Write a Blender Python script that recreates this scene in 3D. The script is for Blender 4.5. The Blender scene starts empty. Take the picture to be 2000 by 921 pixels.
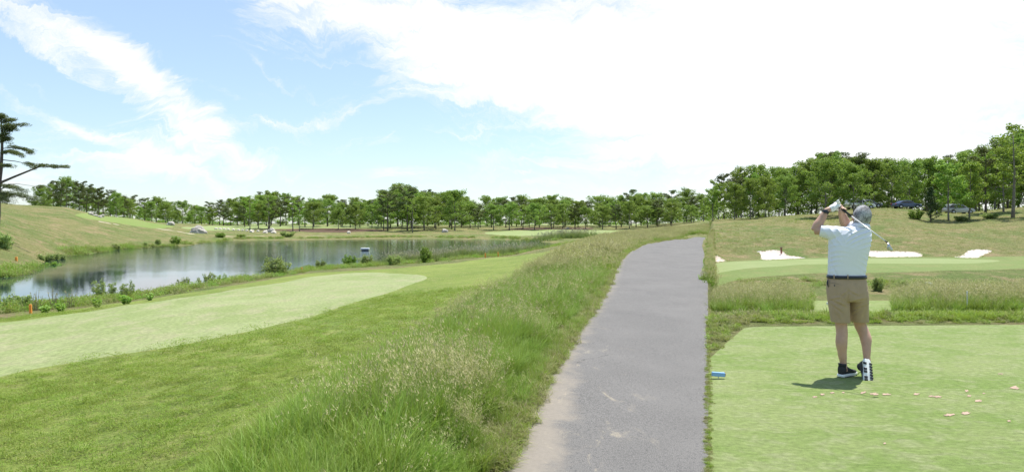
import bpy, bmesh, math, random
import numpy as np
from mathutils import Vector, Matrix, noise as mnoise
random.seed(7); RNG = np.random.default_rng(11)
S = bpy.context.scene; COL = S.collection
R = math.radians; PI = math.pi

# ------------------------------------------------------------------ camera, sky, sun, exposure
H = 1.6; F = 1300.0; HZ = 438.0; CX = 1000.0      # eye height, focal length and horizon in the photo's pixels
cd = bpy.data.cameras.new('camera'); cam = bpy.data.objects.new('camera', cd); COL.objects.link(cam)
cam.location = (0, 0, H); cam.rotation_euler = (R(90), 0, 0)
cd.sensor_width = 36; cd.lens = F/2000*36; cd.shift_y = -(460.5-HZ)/2000
cd.clip_start = 0.05; cd.clip_end = 9000; S.camera = cam
SUN_EL = R(69); SUN_AZ = R(42)                     # azimuth clockwise from +Y
sd = Vector((math.sin(SUN_AZ)*math.cos(SUN_EL), math.cos(SUN_AZ)*math.cos(SUN_EL), math.sin(SUN_EL)))
sl = bpy.data.lights.new('sun', 'SUN'); sl.energy = 4.8; sl.angle = R(0.5); sl.color = (1, .955, .88)
so = bpy.data.objects.new('sun', sl); COL.objects.link(so); so.rotation_euler = (-sd).to_track_quat('-Z', 'Y').to_euler()
S.view_settings.view_transform = 'Standard'; S.view_settings.look = 'None'
S.view_settings.gamma = 1; S.view_settings.use_curve_mapping = False
S.view_settings.exposure = 0.55
try:
    S.cycles.max_bounces = 6; S.cycles.diffuse_bounces = 3; S.cycles.glossy_bounces = 3
    S.cycles.transmission_bounces = 4; S.cycles.transparent_max_bounces = 4
    S.cycles.caustics_reflective = False; S.cycles.caustics_refractive = False
except Exception: pass

class NT:
    """tiny node helper"""
    def __init__(s, tree): s.t = tree; s.n = tree.nodes; s.l = tree.links
    def put(s, sock, v):
        if isinstance(v, bpy.types.NodeSocket): s.l.new(v, sock)
        elif v is not None: sock.default_value = v
    def node(s, typ, ins=None, **kw):
        n = s.n.new(typ)
        for k, v in kw.items(): setattr(n, k, v)
        for k, v in (ins or {}).items(): s.put(n.inputs[k], v)
        return n
    def m(s, op, a, b=None, c=None, clamp=False):
        n = s.n.new('ShaderNodeMath'); n.operation = op; n.use_clamp = clamp
        s.put(n.inputs[0], a); s.put(n.inputs[1], b); s.put(n.inputs[2], c) if c is not None else None
        return n.outputs[0]
    def vm(s, op, a, b=None, out=0):
        n = s.n.new('ShaderNodeVectorMath'); n.operation = op
        s.put(n.inputs[0], a); s.put(n.inputs[1], b)
        return n.outputs['Value'] if op in ('DOT_PRODUCT', 'LENGTH') else n.outputs[0]
    def scale(s, a, k):
        n = s.n.new('ShaderNodeVectorMath'); n.operation = 'SCALE'; s.put(n.inputs[0], a); s.put(n.inputs['Scale'], k); return n.outputs[0]
    def noise(s, vec, scale, detail=4, rough=.55, dist=0, col=False):
        n = s.node('ShaderNodeTexNoise', {'Vector': vec, 'Scale': scale, 'Detail': detail, 'Roughness': rough, 'Distortion': dist})
        return n.outputs['Color' if col else 'Fac']
    def ss(s, v, a, b):
        n = s.node('ShaderNodeMapRange', {'Value': v, 'From Min': a, 'From Max': b}); n.interpolation_type = 'SMOOTHSTEP'; return n.outputs[0]
    def mix(s, f, a, b):
        n = s.n.new('ShaderNodeMix'); n.data_type = 'RGBA'; s.put(n.inputs[0], f); s.put(n.inputs[6], a); s.put(n.inputs[7], b); return n.outputs[2]
    def mapping(s, vec, sc=(1, 1, 1), rot=(0, 0, 0)):
        return s.node('ShaderNodeMapping', {'Vector': vec, 'Scale': sc, 'Rotation': rot}).outputs[0]

def idir(x, y): return Vector(((x-CX)/F, 1, (HZ-y)/F)).normalized()
W = bpy.data.worlds.new('World'); S.world = W; W.use_nodes = True
def build_world():
    t = W.node_tree; t.nodes.clear(); N = NT(t)
    sky = N.node('ShaderNodeTexSky', sky_type='NISHITA', sun_disc=False, sun_elevation=SUN_EL, sun_rotation=SUN_AZ)
    sky.air_density = 1.0; sky.dust_density = .6; sky.ozone_density = 1.6
    d0 = N.node('ShaderNodeTexCoord').outputs['Generated']
    wob = N.vm('SUBTRACT', N.noise(d0, 4.5, 7, .62, 1.0, col=True), (.5, .5, .5))
    d = N.vm('ADD', d0, N.scale(wob, .13))
    z = N.node('ShaderNodeSeparateXYZ', {0: d0}).outputs[2]
    def blob(x, y, sx, sy, ang, amp):
        """a cloud bank centred in one direction of the sky, with two angular half-widths (in 1/1300 rad) and a tilt"""
        c = idir(x, y); ex = Vector((0, 0, 1)).cross(c).normalized()*-1; ey = c.cross(ex)*-1
        if ey.z < 0: ey = -ey
        a = R(ang); e1 = ex*math.cos(a)+ey*math.sin(a); e2 = -ex*math.sin(a)+ey*math.cos(a)
        p = N.vm('DOT_PRODUCT', d, tuple(e1*(F/sx))); q = N.vm('DOT_PRODUCT', d, tuple(e2*(F/sy)))
        r = N.m('ADD', N.m('MULTIPLY', p, p), N.m('MULTIPLY', q, q))
        return N.m('MULTIPLY', N.m('EXPONENT', N.m('MULTIPLY', r, -1.0)), amp)
    cov = None
    for b in [(840, 60, 300, 95, -18, 1.0), (1130, 125, 300, 85, -14, 1.0), (1440, 60, 400, 210, 0, 1.2), (1760, 200, 360, 340, 0, 1.2),
              (560, -20, 130, 60, -20, .5), (90, 85, 160, 30, -20, .75), (330, 195, 160, 34, -30, .95), (270, 165, 60, 26, -45, .35), (400, 285, 140, 32, -16, .75),
              (180, 275, 190, 17, -20, .75), (620, 235, 210, 16, 14, .80), (400, 335, 230, 34, 0, .55), (1300, 290, 200, 40, 5, .45), (60, 355, 200, 35, 0, .5),
              (1000, 315, 190, 16, 4, .45), (780, 345, 90, 12, -4, .5), (545, 150, 80, 10, -28, .6), (150, 150, 170, 12, -24, .5), (240, 330, 150, 14, -10, .5), (480, 215, 120, 9, -20, .45), (700, 290, 140, 9, 6, .5), (900, 250, 120, 10, 8, .4), (30, 170, 120, 10, -15, .45), (0, 20, 260, 24, -20, .25), (753, 272, 16, 4, 42, .5)]:
        v = blob(*b); cov = v if cov is None else N.m('ADD', cov, v)
    q = N.mapping(d, (1, 1, 3.2), (R(0), R(18), 0))
    n1 = N.noise(q, 5.0, 9, .6, .6); n2 = N.noise(N.mapping(d, (3.0, 3.0, 17), (0, R(-20), 0)), 2.6, 9, .68, 1.2)
    nn = N.m('SUBTRACT', N.m('ADD', N.m('MULTIPLY', n1, .75), N.m('MULTIPLY', n2, 1.0)), .88)
    hz = N.m('MULTIPLY', N.ss(z, .13, -.01), .30)
    dens = N.ss(N.m('ADD', N.m('ADD', cov, hz), N.m('MULTIPLY', nn, 2.0)), .34, 1.45)
    dens = N.m('MULTIPLY', dens, .97)
    skyc = N.mix(.34, N.scale(sky.outputs[0], .13), (.44, .58, .70, 1))
    tex = N.noise(N.mapping(d, (1, 1, 2.2)), 3.2, 6, .6, .5)
    cloudc = N.mix(N.ss(tex, .35, .65), (.70, .71, .73, 1), (.76, .765, .77, 1))
    colr = N.mix(dens, skyc, cloudc)
    bg = N.node('ShaderNodeBackground', {'Color': colr, 'Strength': 1.0})
    N.l.new(bg.outputs[0], N.node('ShaderNodeOutputWorld').inputs[0])
build_world()

# ------------------------------------------------------------------ tags and mesh helpers
def tag(o, label=None, cat=None, group=None, kind=None):
    if label: o['label'] = label
    if cat: o['category'] = cat
    if group: o['group'] = group
    if kind: o['kind'] = kind
    return o
def mesh_np(name, V, faces, mats=(), smooth=True, attrs=None, colors=None):
    """V (n,3) array; faces a list of (m,k) int arrays (k = 3 or 4)"""
    me = bpy.data.meshes.new(name); V = np.asarray(V, np.float32)
    fs = [np.asarray(f, np.int32) for f in faces if len(f)]
    me.vertices.add(len(V)); me.vertices.foreach_set('co', V.ravel())
    li = np.concatenate([f.ravel() for f in fs]); tot = np.concatenate([np.full(len(f), f.shape[1], np.int32) for f in fs])
    st = np.concatenate([[0], np.cumsum(tot)[:-1]]).astype(np.int32)
    me.loops.add(len(li)); me.loops.foreach_set('vertex_index', li)
    me.polygons.add(len(tot)); me.polygons.foreach_set('loop_start', st)
    me.update(calc_edges=True)
    me.polygons.foreach_set('use_smooth', np.full(len(tot), smooth, bool))
    for k, a in (attrs or {}).items():
        at = me.attributes.new(k, 'FLOAT', 'POINT'); at.data.foreach_set('value', np.asarray(a, np.float32))
    for m in mats: me.materials.append(m)
    return me
def link(name, me, parent=None):
    o = bpy.data.objects.new(name, me); COL.objects.link(o)
    if parent is not None: o.parent = parent
    return o
def empty(name, loc=(0, 0, 0), rz=0):
    o = bpy.data.objects.new(name, None); COL.objects.link(o); o.location = loc; o.rotation_euler = (0, 0, rz); o.empty_display_size = .3; return o
def bm_obj(name, bm, mat, parent=None, smooth=True):
    me = bpy.data.meshes.new(name); bm.normal_update(); bm.to_mesh(me); bm.free()
    if mat: me.materials.append(mat)
    me.polygons.foreach_set('use_smooth', [smooth]*len(me.polygons))
    return link(name, me, parent)
def box_bm(c, s, bev=0, rot=None, bm=None):
    b = bm or bmesh.new(); r = bmesh.ops.create_cube(b, size=1)
    M = Matrix.Translation(c) @ (rot.to_4x4() if rot else Matrix()) @ Matrix.Diagonal((*s, 1))
    bmesh.ops.transform(b, matrix=M, verts=r['verts'])
    if bev:
        es = list({e for v in r['verts'] for e in v.link_edges}); bmesh.ops.bevel(b, geom=es, offset=bev, segments=2, affect='EDGES', profile=.6)
    return b
def tube_np(pts, rads, n=8, cap=True):
    """round tube along points -> verts, quads, tris"""
    pts = [Vector(p) for p in pts]; V = []; Q = []; T = []
    up = None
    for i, p in enumerate(pts):
        d = (pts[min(i+1, len(pts)-1)]-pts[max(i-1, 0)]).normalized()
        if up is None: up = d.orthogonal().normalized()
        a = (up-d*up.dot(d)).normalized(); b = d.cross(a); up = a
        for k in range(n):
            t = 2*PI*k/n; V.append(p+(a*math.cos(t)+b*math.sin(t))*rads[i])
    for i in range(len(pts)-1):
        for k in range(n): Q.append((i*n+k, i*n+(k+1) % n, (i+1)*n+(k+1) % n, (i+1)*n+k))
    if cap:
        for e, s in ((0, -1), (len(pts)-1, 1)):
            V.append(pts[e]); c = len(V)-1
            for k in range(n):
                a, b = e*n+k, e*n+(k+1) % n; T.append((a, b, c) if s > 0 else (b, a, c))
    return V, Q, T
def join_np(parts):
    V = []; Q = []; T = []; o = 0
    for v, q, t in parts:
        V += [tuple(p) for p in v]; Q += [tuple(i+o for i in f) for f in q]; T += [tuple(i+o for i in f) for f in t]; o += len(v)
    return V, Q, T

# ------------------------------------------------------------------ materials
def pmat(name, col=(.5, .5, .5), rough=.6, metal=0, spec=.5, bump=None, vary=0, vscale=5, **kw):
    m = bpy.data.materials.new(name); m.use_nodes = True; N = NT(m.node_tree); b = m.node_tree.nodes['Principled BSDF']
    b.inputs['Base Color'].default_value = (*col, 1); b.inputs['Roughness'].default_value = rough; b.inputs['Metallic'].default_value = metal
    b.inputs['Specular IOR Level'].default_value = spec
    for k, v in kw.items(): b.inputs[k].default_value = v
    pos = N.node('ShaderNodeTexCoord').outputs['Object']
    if vary:
        n = N.noise(pos, vscale, 5, .6)
        N.l.new(N.mix(N.ss(n, .3, .7), tuple(c*(1-vary) for c in col)+(1,), tuple(min(1, c*(1+vary)) for c in col)+(1,)), b.inputs['Base Color'])
    if bump:
        bn = N.node('ShaderNodeBump', {'Strength': bump[1], 'Distance': bump[2], 'Height': N.noise(pos, bump[0], 4, .6)}); N.l.new(bn.outputs[0], b.inputs['Normal'])
    return m
def ground_mat(name, cols, scales=(.25, 2.5, 30), bump=(18, .6, .03), stretch=(1, 1, 1), rough=.85, rot=0, fine=.35):
    """three-colour turf: broad patches, mid mottling, fine grain"""
    m = bpy.data.materials.new(name); m.use_nodes = True; N = NT(m.node_tree); b = m.node_tree.nodes['Principled BSDF']
    pos = N.node('ShaderNodeNewGeometry').outputs['Position']; p = N.mapping(pos, stretch, (0, 0, rot))
    a = N.noise(p, scales[0], 5, .6, .6); c = N.noise(p, scales[1], 5, .65, .3); f = N.noise(p, scales[2], 4, .7)
    col = N.mix(N.ss(a, .36, .64), (*cols[0], 1), (*cols[1], 1))
    col = N.mix(N.m('MULTIPLY', N.ss(c, .45, .68), .75), col, (*cols[2], 1))
    hsv = N.node('ShaderNodeHueSaturation', {'Color': col, 'Value': N.m('ADD', 1-fine/2, N.m('MULTIPLY', N.ss(f, .25, .75), fine))})
    N.l.new(hsv.outputs[0], b.inputs['Base Color']); b.inputs['Roughness'].default_value = rough; b.inputs['Specular IOR Level'].default_value = .15
    bn = N.node('ShaderNodeBump', {'Strength': bump[1], 'Distance': bump[2], 'Height': N.noise(p, bump[0], 6, .7)}); N.l.new(bn.outputs[0], b.inputs['Normal'])
    return m
def leaf_mat(name, c1, c2, trans=.35, rough=.55, hue=.5):
    """leaves and blades: per-vertex 'tint' 0..1 picks between two colours, thin faces let light through"""
    m = bpy.data.materials.new(name); m.use_nodes = True; t = m.node_tree; t.nodes.clear(); N = NT(t)
    a = N.node('ShaderNodeAttribute', attribute_name='tint').outputs['Fac']
    rnd = N.node('ShaderNodeObjectInfo').outputs['Random']
    col = N.mix(a, (*c1, 1), (*c2, 1))
    hs = N.node('ShaderNodeHueSaturation', {'Color': col, 'Hue': N.m('ADD', .485, N.m('MULTIPLY', rnd, .03)), 'Value': N.m('ADD', .78, N.m('MULTIPLY', rnd, .44))}).outputs[0]
    p = N.node('ShaderNodeBsdfPrincipled', {'Base Color': hs, 'Roughness': rough, 'Specular IOR Level': .25})
    tr = N.node('ShaderNodeBsdfTranslucent', {'Color': N.mix(.5, hs, (.22, .30, .03, 1))})
    mx = N.node('ShaderNodeMixShader', {0: trans, 1: p.outputs[0], 2: tr.outputs[0]})
    N.l.new(mx.outputs[0], N.node('ShaderNodeOutputMaterial').inputs[0]); return m

# ------------------------------------------------------------------ terrain heights: profiles (distance ahead, height) for a fan of directions
LC = {
 -500: [(0,0),(3,-.1),(5,-.3),(9.6,-.6),(15.6,-.75),(22,-1.35),(24,-1.6),(27,-2.3),(34,-2.3),(36,-1.5),(40,-1),(60,1.5),(80,4),(110,6.5),(150,7),(300,6),(2500,0)],
 0: [(0,0),(3,-.1),(5.1,-.3),(9.6,-.6),(15.6,-.72),(22.5,-1.35),(24.2,-1.52),(27,-2.3),(37,-2.3),(39.5,-1.5),(42,-1.15),(60,.6),(80,2.8),(110,5.2),(130,5.4),(170,3.5),(400,3),(2500,0)],
 130: [(0,0),(3,-.1),(5,-.28),(10.3,-.55),(16.8,-.69),(24,-1.35),(25.7,-1.52),(28,-2.3),(60,-2.3),(66,-1.5),(70,-1.0),(85,.6),(105,3.2),(125,4.9),(140,4.8),(170,3),(400,3),(2500,0)],
 250: [(0,0),(3,-.08),(5,-.24),(11.3,-.5),(19,-.7),(26.4,-1.35),(28,-1.52),(31,-2.3),(81,-2.3),(85.7,-1.5),(90,-1.0),(110,.3),(130,1.9),(150,3.1),(170,3.2),(220,2.5),(400,2.5),(2500,0)],
 340: [(0,0),(3,-.06),(5,-.2),(12,-.48),(21,-.7),(30,-1.36),(31.5,-1.52),(34,-2.3),(91,-2.3),(96,-1.5),(100,-1.1),(125,-.3),(150,.7),(180,1.7),(220,1.9),(400,2.2),(2500,0)],
 450: [(0,0),(3,-.03),(5,-.12),(13,-.46),(24,-.72),(34.3,-1.36),(36,-1.52),(40,-2.3),(120,-2.3),(126,-1.5),(130,-1.05),(150,-.5),(170,.2),(190,1.1),(220,1.4),(400,2),(2500,0)],
 600: [(0,0),(5,-.04),(9,-.2),(15.2,-.5),(29.7,-.8),(43.5,-1.35),(46,-1.52),(50,-2.3),(128,-2.3),(134,-1.5),(138,-1.1),(160,-.6),(180,0),(200,.9),(240,1.5),(400,2),(2500,0)],
 760: [(0,0),(5,0),(9,-.08),(19.3,-.42),(30.8,-.7),(44,-1.15),(50,-1.38),(52,-1.52),(57,-2.3),(137,-2.3),(144,-1.5),(148,-1.1),(165,-.7),(185,-.1),(205,.8),(250,1.5),(400,2),(2500,0)],
 900: [(0,0),(5,0),(10,-.03),(20,-.25),(30,-.5),(45,-.95),(58,-1.35),(62,-1.52),(67,-2.3),(133,-2.3),(139,-1.5),(143,-1.1),(160,-.5),(180,.1),(205,.9),(250,1.5),(400,2),(2500,0)],
 1000: [(0,0),(5,0),(12,0),(25,-.15),(45,-.7),(63,-1.35),(68.3,-1.52),(73,-2.2),(128,-2.2),(134,-1.5),(138,-1.1),(160,-.5),(180,.1),(205,.9),(250,1.5),(400,2),(2500,0)],
 1090: [(0,0),(12,0),(30,0),(60,-.4),(87,-1.15),(96,-1.52),(102,-2),(107,-2),(112,-1.5),(118,-1.1),(160,-.5),(180,.1),(205,.9),(250,1.5),(400,2),(2500,0)],
 1160: [(0,0),(40,0),(70,-.1),(87,-.3),(110,-.8),(140,-.8),(160,-.5),(180,.1),(205,.9),(250,1.5),(400,2),(2500,0)],
 1250: [(0,0),(60,0),(87,.0),(110,.1),(140,0),(160,-.1),(180,.3),(205,1.0),(250,1.5),(400,2),(2500,0)],
 1381: [(0,0),(60,0),(87,.0),(92,.35),(105,.9),(140,1.5),(180,2.4),(205,2.8),(250,3),(400,2),(2500,0)]}
def rc(crest, g=0, w=0):
    v = -2.9-w
    return [(0,0),(10.6,0),(11.2,.03),(12.3,-.08),(13,-.14),(17.2,-.35),(19,-.9),(24,-2.1),(32,v),(40+w*8,v),(46+w*4,-2.62-w*.6),(50,-2.35+g*.3),(57,-1.85+g),(65,-1.7+g),(66.5,-1.55+g),(70,-.95+g),
            (75,-.25),(90,1.0+(crest-2.4)*.5),(110,crest),(122,crest+.35),(150,crest+.2),(200,3.2),(400,2.5),(2500,0)]
RC = {1386: rc(2.1, -.1), 1500: rc(2.6), 1600: rc(3.2), 1680: rc(4.1), 1760: rc(4.2), 1830: rc(3.4), 1880: rc(3.3, 0, .3), 2000: rc(4.3, 0, .35), 2300: rc(5, 0, .35)}
LY = np.log1p(np.linspace(0, 1, 900)**1.0*0 + np.expm1(np.linspace(0, math.log1p(2500), 900)))
YG = np.expm1(LY)
def table(C, u0, u1, du, blur):
    us = np.arange(u0, u1+du, du); ks = sorted(C); P = np.array([np.interp(YG, *zip(*C[k])) for k in ks])
    T = np.array([[0]*len(YG)]*len(us), float)
    for j in range(len(YG)): T[:, j] = np.interp(us, ks, P[:, j])
    ker = np.exp(-np.linspace(-2, 2, 2*blur+1)**2); ker /= ker.sum()
    Tp = np.pad(T, ((blur, blur), (0, 0)), 'edge'); T = sum(k*Tp[i:i+len(us)] for i, k in enumerate(ker))
    k2 = np.array([1, 2, 3, 2, 1.])/9; Tp = np.pad(T, ((0, 0), (2, 2)), 'edge'); T = sum(k*Tp[:, i:i+len(YG)] for i, k in enumerate(k2))
    return us, T
UL, TL = table(LC, -500, 1384, 6, 4); UR, TR = table(RC, 1386, 2300, 6, 4)
def look(us, T, u, Y):
    fu = np.clip((u-us[0])/(us[1]-us[0]), 0, len(us)-1.001); fy = np.clip(np.log1p(np.maximum(Y, 0))/LY[-1]*(len(YG)-1), 0, len(YG)-1.001)
    i = fu.astype(int); j = fy.astype(int); a = fu-i; b = fy-j
    return T[i, j]*(1-a)*(1-b)+T[i+1, j]*a*(1-b)+T[i, j+1]*(1-a)*b+T[i+1, j+1]*a*b
def ground(X, Y):
    X = np.asarray(X, float); Y = np.asarray(Y, float)
    Rr = np.hypot(X, Y); th = np.arctan2(X, Y); tl = math.atan((-500-CX)/F); tr = math.atan((2300-CX)/F)
    tc = np.clip(th, tl, tr); u = CX+F*np.tan(tc); D = Rr*np.cos(tc)
    D = np.where(np.abs(th) > PI/2, D*np.clip(1-(np.abs(th)-PI/2)/(PI/2)*.9, .1, 1), D)
    s = np.clip((u-1383.5)/(9+0*D), 0, 1); s = s*s*(3-2*s)
    z = look(UL, TL, np.minimum(u, 1384), D)*(1-s)+look(UR, TR, np.maximum(u, 1386), D)*s
    amp = np.clip((D-14)/60, 0, 1)*.10*np.clip(1-np.abs(z+1.5)/1.0*0, 0, 1)
    wav = np.sin(X*.31+1.3*np.sin(Y*.11))*np.sin(Y*.23+.7*np.sin(X*.17))+.5*np.sin(X*.83+Y*.37)*np.sin(Y*.71-X*.2)
    near = np.clip((D-4)/8, 0, 1)*.012*(u < 1380)*np.sin(X*1.9+.5*np.sin(Y*2.3))*np.sin(Y*1.3)
    return z+amp*wav*np.where(np.abs(z+1.5) < .35, .25, 1)+near
def gz(x, y): return float(ground(np.array([x]), np.array([y]))[0])
YM = np.expm1(np.linspace(math.log1p(2.5), math.log1p(420), 6000))
def ray(u, y):
    """where the line of sight through photo point (u,y) first meets the ground"""
    X = (u-CX)/F*YM; Z = ground(X, YM); L = H-(y-HZ)/F*YM; k = np.nonzero(L <= Z)[0]
    if len(k) == 0: return Vector((X[-1], YM[-1], Z[-1]))
    i = k[0]; return Vector((X[i], YM[i], Z[i]))
def at(u, Y): x = (u-CX)/F*Y; return Vector((x, Y, gz(x, Y)))
def rp(*pts): return [tuple(ray(u, y)[:2]) for u, y in pts]
def yp(*pts): return [((u-CX)/F*Y, Y) for u, Y in pts]
def curve(P, n=5, closed=True):
    """Catmull-Rom through P"""
    P = np.array(P); m = len(P); out = []
    for i in range(m if closed else m-1):
        if closed: a, b, c, d = P[(i-1) % m], P[i], P[(i+1) % m], P[(i+2) % m]
        else: a, b, c, d = P[max(i-1, 0)], P[i], P[i+1], P[min(i+2, m-1)]
        for k in range(n):
            t = k/n; out.append(.5*((2*b)+(c-a)*t+(2*a-5*b+4*c-d)*t*t+(3*b-a-3*c+d)*t**3))
    if not closed: out.append(P[-1])
    return [tuple(p) for p in out]
def sdf(poly, X, Y):
    """signed distance (negative inside), exact near the polygon, large far away"""
    P = np.array(poly); lo = P.min(0)-6; hi = P.max(0)+6; out = np.full(X.shape, 50.0)
    k = np.nonzero((X > lo[0]) & (X < hi[0]) & (Y > lo[1]) & (Y < hi[1]))[0]
    if not len(k): return out
    x = X[k]; y = Y[k]; d = np.full(x.shape, 1e9); ins = np.zeros(x.shape, bool)
    for i in range(len(P)):
        a = P[i]; b = P[(i+1) % len(P)]; e = b-a; L = max(e@e, 1e-12)
        t = np.clip(((x-a[0])*e[0]+(y-a[1])*e[1])/L, 0, 1); d = np.minimum(d, (x-a[0]-t*e[0])**2+(y-a[1]-t*e[1])**2)
        if abs(e[1]) > 1e-12: ins ^= ((a[1] > y) != (b[1] > y)) & (x < e[0]*(y-a[1])/e[1]+a[0])
    out[k] = np.where(ins, -1, 1)*np.sqrt(d); return out

# ------------------------------------------------------------------ zones of the ground (world outlines)
SEAM = (1383.5-CX)/F
path_edge = rp((975,921),(1012,850),(1050,780),(1082,722),(1110,680),(1142,630),(1166,596),(1190,562),(1202,530),(1214,506),(1230,491),(1250,481),(1280,473.5),(1312,468.5),(1345,465))
Z_path = [(-1.7,-25),(-1.0,0),(-.55,2.6)]+curve(path_edge, 4, False)+yp((1362,86),(1378,84),(1374,70),(1371,50),(1376,36),(1382,24))+[(SEAM*10,10),(SEAM*4.2,4.2),(.55,0),(1.6,-25)]
Z_strip = curve(rp((-260,792),(0,735),(150,706),(300,682),(430,658),(560,629),(650,604),(740,577),(800,556),(834,543),(815,536),(750,532.5),(680,533),(600,541),(520,556),(400,575),(280,592),(150,611),(0,630),(-260,652)), 4)
GR_EDGE = rp((330,1000),(450,890),(560,815),(640,760),(720,708),(800,664),(870,622),(950,575),(1020,537),(1070,508),(1100,490),(1118,480))   # foot of the tall grass
lawn_far = rp((1105,484),(1060,493),(1000,500),(900,512),(800,521),(700,528),(600,534),(500,550),(400,567),(300,582),(200,595),(100,610),(0,624),(-300,662))
Z_lawn = GR_EDGE+lawn_far+[(-60,8),(-60,-25),(-2.2,-25),(-1.6,0),(-1.4,2.6)]
Z_tee = rp((1383.5,702),(1420,668),(1452,641),(1460,638.5),(1500,637),(2000,633.5),(2400,633.5))+[(30,-25),(1.6,-25),(.55,0),(SEAM*4.2,4.2)]
Z_tee2 = yp((1584,12.55),(1583,17.4),(1747,17.4),(1749,12.5))
Z_green = curve(rp((1391,512),(1440,510.5),(1520,508),(1600,505.5),(1700,504.6),(1850,505),(1940,507.5),(1950,510),(1900,514),(1800,514.5),(1700,514),(1600,515.5),(1520,520),(1450,525),(1405,532),(1392,538)), 3)
Z_col = curve(rp((1390,508),(1520,505.5),(1600,503),(1700,501.5),(1850,502),(2000,500),(2200,498),(2200,525),(2000,524),(1800,530),(1600,533),(1450,545),(1402,562),(1390,566)), 3)
BUNK = [curve(rp(*p), 3) for p in [[(1392,498),(1402,498),(1411,504),(1419,510),(1393,511)],
        [(1473,488.5),(1490,489.5),(1500,488),(1526,489),(1538,498),(1556,500),(1575,503.5),(1520,506),(1488,507),(1486,496)],
        [(1692,490.5),(1740,490),(1794,492.5),(1803,499),(1814,501),(1760,501.5),(1702,501.5)],
        [(1845,500.5),(1870,500.5),(1884,495),(1893,487.5),(1915,486.5),(1938,489.5),(1918,499),(1914,503),(1870,503)]]]
Z_fgreen = curve(rp((945,455),(1000,450),(1100,448),(1190,449.5),(1215,453),(1160,458),(1080,460),(990,460)), 3)
Z_ffair = curve(rp((352,444),(450,440.5),(560,440),(700,440.5),(800,441),(760,444),(600,445),(500,447),(420,450)), 3)
Z_back = yp((300,232),(1500,232),(1600,330),(200,330))
Z_hill = curve(rp((150,418),(215,423),(300,436),(345,441),(300,446),(235,436),(170,427)), 3)
Z_mulch = [curve(rp(*p), 3) for p in [[(530,449),(600,446),(690,446),(760,449),(700,452.5),(600,453)], [(985,446.5),(1060,444.5),(1160,445),(1120,448.5),(1040,449)]]]
def strip(pts, w):
    P = np.array(curve(rp(*pts), 4, False)); t = np.gradient(P, axis=0); n = np.stack([-t[:, 1], t[:, 0]], 1); n /= np.linalg.norm(n, axis=1)[:, None]
    return [tuple(p) for p in P+n*w/2]+[tuple(p) for p in (P-n*w/2)[::-1]]
Z_cart = strip([(190,432),(214,436),(240,440)], .8), strip([(305,446),(345,451),(375,457),(430,461),(480,461),(545,459.5),(640,459.5)], 1.4)
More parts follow.
